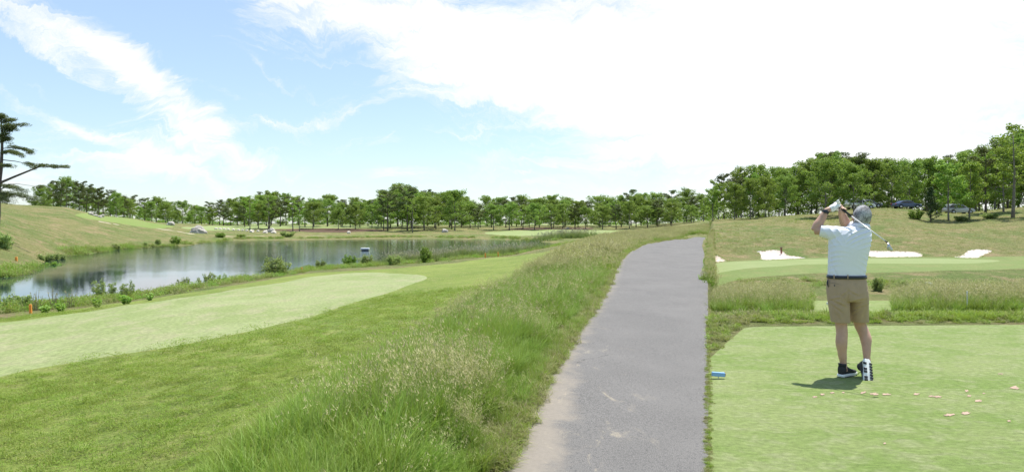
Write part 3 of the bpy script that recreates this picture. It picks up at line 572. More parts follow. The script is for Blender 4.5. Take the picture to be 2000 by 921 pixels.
# ------------------------------------------------------------------ trees
M_bark = pmat('oak_bark', (.20,.175,.15), .9, bump=(14, .6, .03), vary=.25, vscale=4)
M_barkp = pmat('pine_bark', (.12,.095,.08), .9, bump=(14, .6, .03), vary=.3, vscale=4)
M_oak = leaf_mat('oak_leaves', (.135,.235,.036), (.300,.410,.090), .5)
M_oak2 = leaf_mat('young_leaves', (.20,.34,.045), (.33,.45,.10), .5)
M_pine = leaf_mat('pine_needles', (.070,.105,.035), (.150,.165,.062), .28)
M_cedar = leaf_mat('cedar_needles', (.040,.080,.028), (.065,.105,.035), .2)
def leaves(centers, radii, n, size, flat=.6, up=.35, tint=(0, 1), narrow=.75):
    """n leaf faces spread through ellipsoidal clumps"""
    k = RNG.integers(0, len(centers), n); c = np.array(centers)[k]; r = np.array(radii)[k]
    d = RNG.normal(0, 1, (n, 3)); d /= np.linalg.norm(d, axis=1)[:, None]; rr = U(.25, 1, n)**.5
    p = c+d*(r*rr)[:, None]*np.array([1, 1, flat]); nr = d*.6+RNG.normal(0, .6, (n, 3))+np.array([0, 0, up]); nr /= np.linalg.norm(nr, axis=1)[:, None]
    a = np.cross(nr, RNG.normal(0, 1, (n, 3))); a /= np.linalg.norm(a, axis=1)[:, None]; b = np.cross(nr, a); s = U(.6, 1.3, n)[:, None]*size/2
    V = np.stack([p-a*s, p-b*s*narrow, p+a*s, p+b*s*narrow], 1).reshape(-1, 3); Q = np.arange(4*n).reshape(n, 4)
    ct = U(*tint, len(centers))[k]; t = np.repeat(np.clip(ct*.6+U(*tint, n)*.4, 0, 1), 4); return V, Q, t
def limbs(rng, h, t0, n, reach, rise, r0, droop=0, lean=.03):
    """trunk and boughs -> tubes and bough tips; h height, t0 first bough, reach(t), rise(t)"""
    trunk = [(0, 0, -.3)]; x = y = 0
    for i in range(1, 9):
        x += rng.uniform(-lean, lean)*h/4; y += rng.uniform(-lean, lean)*h/4; trunk.append((x, y, h*.95*i/8))
    tube = [tube_np(trunk, [r0*(1.25 if i == 0 else 1)*(1-.9*i/8)+.012 for i in range(9)], 7)]
    tips = []
    for k in range(n):
        t = t0+(1-t0)*(k+rng.random()*.6)/n; t = min(t, .985); f = t*.95*8/.95; i = min(int(t*8), 7); q = t*8-i
        b = Vector(trunk[i]).lerp(Vector(trunk[i+1]), q); az = k*2.4+rng.uniform(-.5, .5); L = reach(t)*h*rng.uniform(.75, 1.15); rs = rise(t)
        pts = [b]; d = Vector((math.cos(az), math.sin(az), rs)).normalized()
        for j in range(4):
            d = (d+Vector((rng.uniform(-.2, .2), rng.uniform(-.2, .2), rng.uniform(-.12, .15)-droop))).normalized(); pts.append(pts[-1]+d*L/4)
        rb = max(r0*(1-t)*.6, .02); tube.append(tube_np(pts, [rb*(1-.8*j/4) for j in range(5)], 5, False)); tips.append((pts, L))
        for s in range(2):
            j = rng.choice((2, 3)); sd_ = (d+Vector((rng.uniform(-1, 1), rng.uniform(-1, 1), rng.uniform(-.1, .5)))).normalized(); p2 = [pts[j], pts[j]+sd_*L*.22, pts[j]+sd_*L*.42+Vector((0, 0, .05*L))]
            tube.append(tube_np(p2, [rb*.4, rb*.28, .01], 4, False)); tips.append((p2, L*.5))
    return tube, tips
def make_tree(kind, seed, nleaf=3200, h=9.0):
    rng = random.Random(seed); C = []; Rr = []
    if kind == 'oak':
        t0 = rng.uniform(.14, .26) if seed < 8 else rng.uniform(.05, .12); tube, tips = limbs(rng, h, t0, 24, lambda t: .40*math.sin(min(.97, (t-t0)/(1-t0)*.72+.25)*PI)**.7+.05, lambda t: .10+1.3*max(0, t-t0)**1.3, h*.017)
        for pts, L in tips:
            for p in pts[2:]: C.append(p+Vector((rng.uniform(-.3, .3), rng.uniform(-.3, .3), .15))); Rr.append(rng.uniform(.50, .95)*h/9)
        for _ in range(9): C.append(Vector((rng.gauss(0, .06)*h, rng.gauss(0, .06)*h, h*rng.uniform(.80, 1.0)))); Rr.append(rng.uniform(.6, 1.0)*h/9)
        mat, bark, size, flat = M_oak, M_bark, .25, .68; tint = (0, 1)
    elif kind == 'young':
        t0 = .16; tube, tips = limbs(rng, h, t0, 20, lambda t: .30*(1-.55*t)+.05, lambda t: .5, h*.014)
        for pts, L in tips:
            for p in pts[2:]: C.append(p); Rr.append(rng.uniform(.40, .75)*h/9)
        mat, bark, size, flat = M_oak2, M_bark, .28, .6; tint = (0, 1)
    elif kind == 'sparse':      # a tall thin oak with open layers
        t0 = .38; tube, tips = limbs(rng, h, t0, 12, lambda t: .22+.06*math.sin(t*9), lambda t: .35, h*.015)
        for pts, L in tips:
            for p in pts[2:]: C.append(p); Rr.append(rng.uniform(.32, .6)*h/9)
        mat, bark, size, flat = M_oak2, M_bark, .24, .45; tint = (0, .7)
    elif kind == 'pine':        # pitch pine: bare lower trunk, irregular flat clumps
        t0 = rng.uniform(.34, .50); tube, tips = limbs(rng, h, t0, 15, lambda t: .30*(1.1-.5*t), lambda t: .12+.4*(t-t0), h*.017, -.02, .045)
        for pts, L in tips:
            for p in pts[2:]: C.append(p+Vector((0, 0, .1))); Rr.append(rng.uniform(.42, .80)*h/9)
        mat, bark, size, flat = M_pine, M_barkp, .30, .42; tint = (0, 1)
    elif kind == 'cedar':       # dense dark cone down to the ground
        tube, tips = limbs(rng, h, .05, 30, lambda t: .30*(1-t)+.02, lambda t: .5, h*.015)
        for pts, L in tips:
            for p in pts[1:]: C.append(p); Rr.append(rng.uniform(.3, .5)*h/9)
        mat, bark, size, flat = M_cedar, M_barkp, .22, .8; tint = (0, 1)
    V, Q, T = join_np(tube); tm = mesh_np('trunk', V, [np.array(Q), np.array(T)], [bark], True)
    n = nleaf; v, q, t = leaves([tuple(c) for c in C], Rr, n, size*h/9, flat, .4, tint, .35 if kind == 'pine' else .7)
    return tm, mesh_np('crown', v, [q], [mat], False, {'tint': t}), h
LIB = {'oak': [make_tree('oak', s, 9000) for s in range(1, 8)], 'low': [make_tree('oak', s, 9000) for s in range(8, 11)], 'young': [make_tree('young', s, 5500) for s in range(20, 23)], 'sparse': [make_tree('sparse', s, 2000) for s in range(30, 33)],
       'pine': [make_tree('pine', s, 5200) for s in range(40, 46)], 'cedar': [make_tree('cedar', 50, 6000)]}
NAME = {'low': 'oak_tree', 'oak': 'oak_tree', 'young': 'young_tree', 'sparse': 'slender_oak', 'pine': 'pine_tree', 'cedar': 'cedar_tree'}
CAT = {'low': 'tree', 'oak': 'tree', 'young': 'tree', 'sparse': 'tree', 'pine': 'pine tree', 'cedar': 'cedar tree'}
TRND = random.Random(5)
def tree(kind, u, Y, ytop=None, h=None, label=None, group=None, wide=1.0, sink=0):
    tm, cm, h0 = TRND.choice(LIB[kind]); p = at(u, Y); p.z -= sink
    if h is None: h = max(2.5, H+(HZ-ytop)/F*Y-p.z)
    s = h/h0; r = empty(NAME[kind], p, TRND.uniform(0, 6.28)); w = wide*s*(1 if h > 6 else 1.05); r.scale = (w, w, s)
    tag(r, label, CAT[kind], group); link('trunk', tm, r); link('crown', cm, r); return r
SILL = [(60,378),(75,372),(100,358),(150,356),(185,368),(215,375),(240,378),(270,394),(300,390),(330,394),(360,401),(400,399),(440,397),(460,386),(480,391),(510,381),(530,379),(545,385),(570,389),(600,393),(630,383),(660,393),(700,390),(730,395),(755,374),(790,368),(810,376),(850,381),(890,379),(915,391),(935,399),(950,390),(990,384),(1030,389),(1080,387),(1120,393),(1160,391),(1200,387),(1240,378),(1280,383),(1330,379),(1400,379)]
SILR = [(1387,337),(1430,336),(1480,331),(1530,326),(1580,320),(1620,304),(1680,304),(1700,316),(1750,318),(1800,311),(1850,306),(1900,300),(1925,298),(1945,285),(1970,268),(2060,258),(2300,280)]
sil = lambda P, u: float(np.interp(u, *zip(*P)))
SECL = [(330,'right of the crest pines'),(470,'behind the largest grey boulder'),(560,'behind the row of white stones'),(740,'behind the mulch bed'),(832,'in the highest clump of the belt'),(930,'just right of the highest clump'),
        (1060,'over the left part of the far putting green'),(1200,'over the right part of the far putting green'),(1400,'above the bend of the path')]
SECR = [(1500,'at the left end of the hilltop wood'),(1590,'left of the broad green trees'),(1710,'behind the broad green trees over the golfer'),(1800,'between the blue car and the golfer side'),(1930,'behind the cedar and bright young trees'),(3000,'at the right end of the hilltop wood')]
ROW = ['front', 'middle', 'back']
def place(G, kind, u, row):
    sec = next(t for lim, t in (SECL if G is GL else SECR) if u < lim); w = {'oak': 'leafy oak', 'low': 'low branched oak', 'pine': 'dark pitch pine', 'young': 'light young tree'}[kind]
    return dict(label='%s in the %s row, %s' % (w, ROW[row], sec), group='%ss of the %s row %s' % (w, ROW[row], sec))
GL = {'oak': ('leafy green oak in the tree belt beyond the pond', 'oaks of the far tree belt'), 'pine': ('dark pitch pine in the tree belt beyond the pond', 'pines of the far tree belt'),
      'young': ('light green young tree in the tree belt beyond the pond', 'young trees of the far tree belt')}
GR = {'oak': ('leafy green oak in the wood on top of the hill behind the golfer', 'oaks of the hilltop wood'), 'pine': ('dark pitch pine rising in the wood on the hill behind the golfer', 'pines of the hilltop wood'),
      'young': ('light green tree in the wood on the hill behind the golfer', 'light green trees of the hilltop wood')}
# the belt beyond the pond, three rows deep
for row, (Y0, step, dip) in enumerate(((184, 27, 12), (203, 23, 5), (221, 25, -1))):
    u = 235+row*9
    while u < 1378:
        if row == 0 and (u < 470 or 560 < u < 590 or TRND.random() < .22): u += step; continue
        k = TRND.choices(('oak', 'pine', 'young'), (.72, .16, .12) if u < 930 else (.64, .30, .06))[0]
        if row == 2: k = TRND.choices(('oak', 'pine', 'low'), (.25, .4, .35))[0]
        d = dip+TRND.uniform(-2, 7)+(6 if k == 'young' else -3 if k == 'pine' else 0)
        tree(k, u, Y0+TRND.uniform(-5, 5), ytop=sil(SILL, u)+d, **place(GL, k, u, row), wide=TRND.uniform(.95, 1.25)); u += step*TRND.uniform(.75, 1.25)
# flat-topped pines on the crest at the left
for i, (u, yt) in enumerate([(80,371),(92,360),(104,357),(117,357),(130,355),(143,359),(156,356),(168,362),(180,371),(192,366),(203,376),(216,372),(228,381),(240,384)]):
    k = 'pine' if i % 4 else 'oak'
    cnt = [j for j in range(i) if (j % 4 > 0) == (i % 4 > 0)]; o_ = ('first', 'second', 'third', 'fourth', 'fifth', 'sixth', 'seventh', 'eighth', 'ninth', 'tenth')[len(cnt)]
    tree(k, u, 165+(i % 3)*7, ytop=yt, label=('open pitch pine on the crest of the left hill, %s pine from the left' if k == 'pine' else 'leafy oak on the crest of the left hill, %s of four among the pines') % o_,
         group='pines on the left crest' if k == 'pine' else 'oaks on the left crest', wide=.8)
for u in (70, 88, 125, 160, 200, 225, 250): tree('oak', u, 182+TRND.uniform(-4, 4), ytop=394, label='low leafy oak filling under the pines on the left crest', group='low oaks on the left crest')
# trees one can tell apart
for kind, u, Y, yt, lab in (('sparse', 488, 172, 389, 'slender pale trunked oak standing alone on the grass right of the large grey boulder'),
        ('sparse', 524, 176, 379, 'tall slender oak rising above its neighbours beside the row of white stones'),
        ('sparse', 572, 170, 386, 'thin open oak with a pale trunk at the front of the mulch bed'),
        ('sparse', 585, 168, 396, 'short slender oak just right of the thin open oak on the mulch bed'),
        ('pine', 757, 180, 371, 'tall dark pine at the left end of the highest clump of the tree belt'),
        ('pine', 796, 178, 366, 'tallest dark pine of the belt in the middle of the highest clump'),
        ('sparse', 806, 170, 386, 'pale trunked oak standing right in front of the tallest dark pines'),
        ('oak', 888, 176, 377, 'big round light crowned oak left of the dip in the tree belt')):
    tree(kind, u, Y, ytop=yt, label=lab)
for u, Y, yt in ((1265,186,407),(1310,188,412),(1350,184,404),(1287,190,410)): tree('oak', u, Y, ytop=yt, label='low spreading oak in front of the belt above the bend of the path', group='low spreading oaks above the path bend', wide=1.5)
# the wood on the right-hand hill
for row, (Y0, step, dip) in enumerate(((117, 36, 22), (128, 32, 8), (140, 34, 2))):
    u = 1392+row*11
    while u < 2150:
        if row == 0 and (u > 1560): break
        k = TRND.choices(('oak', 'pine', 'young'), (.62, .12, .26))[0]
        if row > 0 and k == 'oak' and TRND.random() < .6: k = 'low'
        if 1610 < u < 1700 and row == 2: k = 'pine'
        tree(k, u, Y0+TRND.uniform(-4, 4), ytop=sil(SILR, u)+dip+TRND.uniform(-3, 8)+(6 if k == 'young' else 0), **place(GR, k, u, row), wide=TRND.uniform(.78, 1.0)); u += step*TRND.uniform(.75, 1.2)
for kind, u, Y, yt, w, lab in (('oak', 1612, 104, 322, 1.05, 'broad round green tree straight above the raised hands of the golfer'),
        ('oak', 1668, 103, 330, 1.0, 'broad green tree just right of the one above the golfer, over the white car'),
        ('pine', 1622, 126, 302, .9, 'dark pine top rising behind the broad green trees, left of the pair'),
        ('pine', 1682, 127, 302, 1.0, 'dark pine top rising behind the broad green trees, right of the pair'),
        ('young', 1853, 97, 318, 1.0, 'bright yellow green young tree behind the dark cedar'),
        ('young', 1893, 98, 320, .95, 'bright yellow green young tree right of the one behind the cedar'),
        ('cedar', 1818, 95, 362, 1.05, 'dense dark green cedar reaching down to the hill grass'),
        ('pine', 1925, 108, 296, 1.0, 'dark full pine standing right of the bright young trees'),
        ('sparse', 1978, 97, 256, 1.15, 'tallest tree with light open foliage at the right edge'),
        ('oak', 1960, 106, 300, .8, 'green oak close behind the tall tree at the right edge')):
    tree(kind, u, Y, ytop=yt, label=lab, wide=w)

def backwood():
    """the unbroken mass of wood behind the rows of trees"""
    for lab, ua, ub, Y0, Y1, S_, dip, n, size in (('unbroken dark mass of woodland behind the far tree belt', 60, 1400, 238, 262, SILL, 12, 90000, .42), ('unbroken mass of woodland behind the trees on the right hill', 1388, 2250, 148, 162, SILR, 24, 70000, .34)):
        c = []; r = []
        for i in range(1500):
            u = TRND.uniform(ua, ub); Y = TRND.uniform(Y0, Y1); g = at(u, Y); zt = H+(HZ-sil(S_, u)-dip-6*math.sin(u*.11)-4*math.sin(u*.27+1))/F*Y; z = g.z+(zt-g.z)*TRND.random()**1.4
            c.append((g.x, g.y, z)); r.append(TRND.uniform(.6, 1.5))
        v, q, t = leaves(c, r, n, size, .8, .4, (0, .7)); tag(link('woodland', mesh_np('woodland', v, [q], [M_oak], False, {'tint': t})), lab, 'woodland', kind='stuff')
backwood()

# the old pine leaning in at the left edge
def old_pine():
    Y = 60.0; k = Y/F; b = at(-9, Y); root = empty('old_pine', b); tag(root, 'large old pine with one long bare limb reaching in at the left edge', 'pine tree')
    P = lambda x, y, dy=0: Vector(((x+9)*k, dy, H-(y-HZ)*k-b.z))
    rng = random.Random(3); tube = [tube_np([P(-9, 470), P(-4, 420), P(-3, 370), P(2, 330), P(4, 290), P(4, 255), P(0, 222)], [.24, .2, .17, .14, .11, .08, .03], 8)]
    C = []; Rr = []
    def bough(pts, r, fol, rad=.42):
        tube.append(tube_np(pts, [r*(1-.8*i/(len(pts)-1)) for i in range(len(pts))], 6, False)); n = 0
        for i in range(len(pts)-1):
            for s in range(5):
                t = s/5; f = (i+t)/(len(pts)-1)
                if f < fol: continue
                p = pts[i].lerp(pts[i+1], t); d = (pts[i+1]-pts[i]).normalized(); sd_ = Vector((rng.uniform(-.6, .8), rng.uniform(-1, 1), rng.uniform(-.05, .3)))
                q = p+sd_*rng.uniform(.2, .6); tube.append(tube_np([p, q], [.018, .006], 4, False)); C.append(tuple(q)); Rr.append(rad*rng.uniform(.6, 1.1)); C.append(tuple(p+Vector((0, 0, .12)))); Rr.append(rad*.7)
    bough([P(2, 356), P(28, 345), P(60, 332), P(84, 325, -.3), P(110, 327, -.4), P(141, 329, -.3)], .11, .46, .40)
    bough([P(4, 312), P(24, 314, .3), P(42, 318, .5), P(62, 324, .5)], .045, .72, .38)
    bough([P(3, 300), P(18, 297), P(35, 300, -.3), P(52, 307, -.4)], .05, .1, .42); bough([P(3, 290), P(20, 287, .4), P(40, 292, .7), P(50, 300, .8)], .04, .2, .40)
    for y, x in ((232, 22), (242, 44), (250, 34), (262, 20), (226, 12), (238, -30), (255, -34), (246, 30), (270, 18)): bough([P(2, y+10), P(x*.5, y+5, rng.uniform(-.4, .4)), P(x, y, rng.uniform(-.8, .8))], .035, .15, .42)
    bough([P(-3, 372), P(20, 365, -.5), P(45, 368, -1), P(70, 378, -1.2)], .06, .25, .55); bough([P(-3, 380), P(14, 378, .5), P(32, 384, 1), P(52, 392, 1.2)], .05, .1, .6); bough([P(-4, 362), P(25, 358, .5), P(50, 362, 1), P(66, 366, 1.2)], .03, .8, .35)
    bough([P(-3, 385), P(10, 384, -.5), P(24, 390, -1), P(34, 398, -1.4)], .05, .1, .6)
    for a in range(9): y = rng.uniform(255, 385); s = rng.choice((-1, -1, 1)); bough([P(0, y), P(-22 if s < 0 else 9, y-3, rng.uniform(-1, 1)), P(-50 if s < 0 else 16, y, rng.uniform(-2, 2))], .05, .3, .45)
    V, Q, T = join_np(tube); link('trunk', mesh_np('trunk', V, [np.array(Q), np.array(T)], [M_barkp]), root)
    v, q, t = leaves(C, Rr, 30000, .18, .5, .3, (0, 1), .18); link('crown', mesh_np('crown', v, [q], [M_pine], False, {'tint': t}), root)
old_pine()

# ------------------------------------------------------------------ shrubs and plants at the water and on the hills
M_shrub = leaf_mat('shrub_leaves', (.27,.38,.11), (.42,.50,.19), .5)
M_bright = leaf_mat('bright_leaves', (.16,.30,.03), (.25,.38,.07), .4)
M_stem = pmat('plant_stem', (.22,.19,.11), .8)
def shrub_mesh(seed, kind):
    """unit-height plants: bushy, willowy (thin upright shoots), milkweed (a few broad-leaved stems), stalks (dry)"""
    rng = random.Random(seed); tube = []; C = []; Rr = []; n, size, nar, flat = 1500, .095, .55, .9
    if kind == 'bushy': ns, sp, n = 24, .50, 2600
    elif kind == 'willowy': ns, sp, n, size, nar = 17, .40, 1300, .085, .30
    elif kind == 'milkweed': ns, sp, n, size, nar = 7, .30, 0, .30, .4
    else: ns, sp, n, size, nar = 10, .28, 160, .06, .3
    V2 = []; Q2 = []; T2 = []; o = 0
    for i in range(ns):
        a = rng.uniform(0, 6.28); r = sp*math.sqrt(rng.random()); hh = rng.uniform(.55, 1)*(1-.35*(r/sp)**2); b = Vector((r*.35*math.cos(a), r*.35*math.sin(a), -.03)); t = Vector((r*math.cos(a), r*math.sin(a), hh))
        pts = [b, b.lerp(t, .4)+Vector((0, 0, .08)), t]; tube.append(tube_np(pts, [.011, .008, .003], 4, False))
        if kind in ('bushy', 'willowy', 'stalks'):
            for j in range(8 if kind != 'stalks' else 3):
                f = rng.uniform(.15 if kind == 'bushy' else .3, 1); C.append(tuple(pts[0].lerp(pts[2], f))); Rr.append((.14 if kind == 'bushy' else .07 if kind == 'willowy' else .03)*rng.uniform(.7, 1.3))
        else:
            for j in range(9):
                f = .25+.75*j/9; p = pts[0].lerp(pts[2], f); az = j*1.57+rng.uniform(-.3, .3)
                v, q, tt, _ = ribbons(np.array([tuple(p)]), np.array([az]), np.array([.26*(1.15-f*.5)]), np.array([.12]), np.array([.7]), np.array([.7]), 4, np.array([rng.random()*.6]), np.array([rng.random()]))
                w = np.sin(np.repeat(np.linspace(.12, 1, 5), 2)*PI)[:, None]; mid = (v[0::2]+v[1::2])/2; mid = np.repeat(mid, 2, 0); v = mid+(v-mid)*(.3+1.0*w); V2.append(v); Q2.append(q+o); T2.append(tt); o += len(v)
    sv, sq, st_ = join_np(tube); sm = mesh_np('stems', sv, [np.array(sq)], [M_stem])
    if kind == 'milkweed': lv = (np.concatenate(V2), np.concatenate(Q2), np.concatenate(T2))
    else: lv = leaves(C, Rr, n, size, flat, .3, (0, 1), nar)
    return sm, lv
SH = {}
for k, ss_ in (('bushy', 3), ('willowy', 3), ('milkweed', 2), ('stalks', 2)):
    SH[k] = []
    for i in range(ss_):
        sm, lv = shrub_mesh(60+i+7*len(SH), k); SH[k].append((sm, mesh_np('leaves', lv[0], [lv[1]], [M_bright if k == 'milkweed' else M_shrub if k != 'stalks' else M_dry], False, {'tint': lv[2]})))
SHM = {'bright': {}}
def shrub(kind, u, y, hp, label, name='shrub', cat='shrub', wide=1.0, Y=None, group=None, mat=None):
    p = at(u, Y) if Y else ray(u, y); q = p.y
    while p.z < -1.5 and u < 1380 and q > 15 and not Y: q -= .25; p = at(u, q)
    p = p.copy(); p.z -= .03; h = hp/F*p.y; sm, lm = TRND.choice(SH[kind]); r = empty(name, p, TRND.uniform(0, 6.28)); r.scale = (h*wide, h*wide, h); tag(r, label, cat, group)
    if mat:
        key = (lm.name, mat.name)
        if key not in SHM['bright']: c = lm.copy(); c.materials[0] = mat; SHM['bright'][key] = c
        lm = SHM['bright'][key]
    link('stems', sm, r); link('foliage', lm, r); return r
shrub('bushy', 538, 535, 46, 'dense round green bush standing out over the water above the practice green', wide=1.15)
shrub('willowy', 204, 588, 62, 'tall feathery willow shoots at the near water edge, left of the pair', 'willow_shrub', wide=.95); shrub('willowy', 247, 586, 50, 'feathery willow shoots at the near water edge, right of the pair', 'willow_shrub', wide=.8)
shrub('willowy', 356, 563, 34, 'thin willow sprout at the left end of the bright weeds', 'willow_shrub'); shrub('willowy', 405, 556, 40, 'loose willow clump in the middle of the bright weeds', 'willow_shrub', wide=1.3); shrub('willowy', 432, 553, 30, 'small willow sprout at the right end of the bright weeds', 'willow_shrub')
shrub('bushy', 32, 607, 44, 'dark twiggy bush at the left edge beside the orange stake', mat=M_shrub); shrub('willowy', 5, 610, 46, 'loose leafy shoots at the far left of the near bank', 'willow_shrub')
shrub('stalks', 72, 606, 50, 'tuft of tall dry stalks right of the orange stake', 'dry_stalks', 'dry plant'); shrub('stalks', 105, 603, 52, 'tuft of tall dry stalks before the pair of milkweeds', 'dry_stalks', 'dry plant'); shrub('stalks', 138, 600, 48, 'tuft of tall dry stalks left of the feathery willows', 'dry_stalks', 'dry plant')
for u, y, hp, lab in ((88,611,26,'broad leaved milkweed nearest the orange stake'),(119,609,28,'broad leaved milkweed second from the orange stake'),(190,600,30,'broad leaved milkweed below the left willow shoots'),(247,594,30,'broad leaved milkweed below the right willow shoots'),(292,586,22,'small milkweed right of the feathery willows')):
    shrub('milkweed', u, y, hp, lab, 'milkweed', 'plant', wide=1.2)
for u, y, hp, w, lab in ((625,525,24,.8,'small pale green bush above the middle of the practice green'),(661,521,14,.8,'tiny bush between the two small pale bushes'),(684,521,32,.9,'rounded yellow green bush left of the white raft'),(716,520,28,1.1,'loose pale bush just below the white raft'),(770,517,24,1.2,'low bush at the left end of the reeds'),(831,512,34,.9,'bright bush rising in the middle of the reeds')):
    shrub('bushy', u, y, hp, lab, wide=w, mat=M_bright if 'bright' in lab or 'yellow' in lab else M_shrub)
for u, Y, hp, w, lab in ((343,98.5,17,1.1,'dark round bush on the far bank by the bright open water'),(309,95,13,1.1,'small bush left of the dark round bush on the far bank'),(284,91,11,1.0,'low bush second left of the dark round bush on the far bank'),(226,82.5,14,1.2,'wide low bush on the bank below the left hill'),
        (108,59,26,1.3,'large bush at the inner corner of the pond below the hill'),(88,56,20,1.4,'low bush just left of the corner bush'),(104,51,20,1.6,'bright low bush hanging over the left shore'),(8,52,40,1.0,'shaggy bush on the hillside at the left edge'),
        (430,131,11,2.2,'low yellow green bush on the far bank below the boulder'),(562,139,14,2.0,'wide pale bush on the far bank below the mulch bed'),(470,133,8,2.4,'low bush right of the yellow green bush on the far bank')):
    shrub('bushy', u, 0, hp, lab, wide=w, Y=Y, mat=M_bright if 'bright' in lab or 'yellow' in lab else None)
shrub('bushy', 1715, 579, 32, 'rounded grey green bush right of the legs of the golfer across the hollow', wide=.85, Y=43.5)
shrub('willowy', 1762, 575, 24, 'loose leafy sprout right of the rounded bush across the hollow', wide=1.4, Y=44.5)
shrub('bushy', 1787, 416, 24, 'bright green bush at the foot of the dark cedar', wide=1.1, Y=96, mat=M_bright)
shrub('bushy', 1878, 418, 14, 'low bush under the bright young trees', wide=2, Y=97); shrub('bushy', 1935, 414, 14, 'low bush under the dark full pine', wide=2.4, Y=97)

# ------------------------------------------------------------------ boulders and stones
M_rock = pmat('granite', (.40,.37,.33), .85, bump=(3, .8, .08), vary=.35, vscale=2.5); M_stone = pmat('pale_stone', (.60,.55,.47), .85, bump=(4, .6, .05), vary=.2, vscale=3)
def rock(u, y, w, h, label, mat=M_rock, seed=0, group=None, Y=None, name='boulder'):
    p = (at(u, Y) if Y else ray(u, y)); k = p.y/F; bm = bmesh.new(); bmesh.ops.create_icosphere(bm, subdivisions=4, radius=1)
    for v in bm.verts:
        n1 = mnoise.noise(v.co*1.1+Vector((seed*7.3, 0, 0))); n2 = mnoise.noise(v.co*2.9+Vector((0, seed*3.1, 0))); n3 = mnoise.noise(v.co*7+Vector((0, 0, seed)))
        v.co *= 1+.38*n1+.16*n2+.05*n3; v.co.x *= w*k/2; v.co.y *= w*k*.4; v.co.z = (v.co.z+.25)*h*k*.8
    o = bm_obj(name, bm, mat); o.location = p; o.rotation_euler.z = seed*.1; tag(o, label, 'boulder' if name == 'boulder' else 'stone', group); return o
rock(387, 455, 31, 14, 'largest grey boulder on the grass beyond the pond', seed=1); rock(333, 440, 16, 8, 'grey boulder up the slope left of the largest one', seed=2)
rock(519, 452, 9, 5, 'small pink grey boulder at the left of the trio by the stones', seed=3, Y=163); rock(530, 455, 15, 8, 'middle boulder of the trio by the row of stones', seed=4, Y=161); rock(534, 460, 10, 5, 'low pale slab in front of the trio of boulders', M_stone, seed=5, Y=157, name='stone')
rock(868, 452, 12, 7, 'rounded grey boulder on the bank right of the tallest pines', seed=6, Y=166); rock(681, 456, 7, 5, 'small white boulder on the bank left of the mulch bed end', M_stone, seed=7, Y=160)
rock(491, 458, 8, 5, 'pale block left of the trio of boulders', M_stone, seed=8, Y=158, name='stone'); rock(518, 460, 9, 5, 'pale block directly below the trio of boulders', M_stone, seed=9, Y=156, name='stone')
for i, u in enumerate((422, 430, 438, 446, 456, 466, 474, 482, 494, 504)): rock(u, 0, 6.5, 3.4, 'small white stone in the row across the grass right of the largest boulder', M_stone, 10+i, 'row of white stones', 168-abs(i-5)*.6, 'stone')
for i, (u, w, h, lab) in enumerate(((178,9,5,'mossy rock at the left of the pile on the left hill'),(187,8,4,'pale rock in the middle of the pile on the left hill'),(195,8,4,'low rock at the right of the pile on the left hill'),(200,7,5,'grey rock higher up beside the pile on the left hill'))): rock(u, 0, w, h, lab, M_rock, 30+i, Y=122+(8 if i == 3 else 0))
rock(1108, 447, 9, 3, 'flat pale rock on the mulch under the right part of the belt', M_stone, 40, Y=188, name='stone')
# ------------------------------------------------------------------ the golfer
GY = 7.0
def P(x, y, dy=0): return Vector(((x-CX)/F*(GY+dy), GY+dy, H-(y-HZ)/F*(GY+dy)))
M_skin = pmat('skin', (.52,.31,.225), .55, bump=(60, .15, .002), vary=.10, vscale=9); M_skin.node_tree.nodes['Principled BSDF'].inputs['Subsurface Weight'].default_value = .08
M_skin.node_tree.nodes['Principled BSDF'].inputs['Subsurface Radius'].default_value = (.012, .004, .002)
M_shirt = pmat('white_knit', (.76,.77,.84), .8, bump=(260, .12, .001)); M_short = pmat('khaki_cotton', (.40,.285,.20), .85, bump=(220, .2, .001), vary=.05, vscale=8)
M_navy = pmat('navy_leather', (.018,.020,.036), .4); M_black = pmat('black_mesh_fabric', (.020,.020,.024), .7, bump=(300, .5, .001)); M_sole = pmat('white_foam', (.80,.81,.80), .6)
M_rub = pmat('black_rubber', (.015,.015,.016), .6); M_glove = pmat('white_glove_leather', (.80,.80,.80), .5, bump=(80, .2, .001)); M_steel = pmat('brushed_steel', (.50,.50,.52), .35, 1.0); M_shaft = pmat('pale_shaft', (.78,.76,.75), .3, .35)
def hairmat():
    m = bpy.data.materials.new('grey_hair'); m.use_nodes = True; N = NT(m.node_tree); b = m.node_tree.nodes['Principled BSDF']
    p = N.node('ShaderNodeTexCoord').outputs['Object']; a = N.noise(N.mapping(p, (1, 1, .35)), 150, 3, .7); c = N.noise(p, 16, 4, .6)
    col = N.mix(N.ss(N.m('ADD', N.m('MULTIPLY', a, .6), N.m('MULTIPLY', c, .5)), .42, .68), (.07, .07, .075, 1), (.46, .46, .47, 1))
    N.l.new(col, b.inputs['Base Color']); b.inputs['Roughness'].default_value = .7
    bn = N.node('ShaderNodeBump', {'Strength': .9, 'Distance': .004, 'Height': a}); N.l.new(bn.outputs[0], b.inputs['Normal']); return m
M_hair = hairmat()
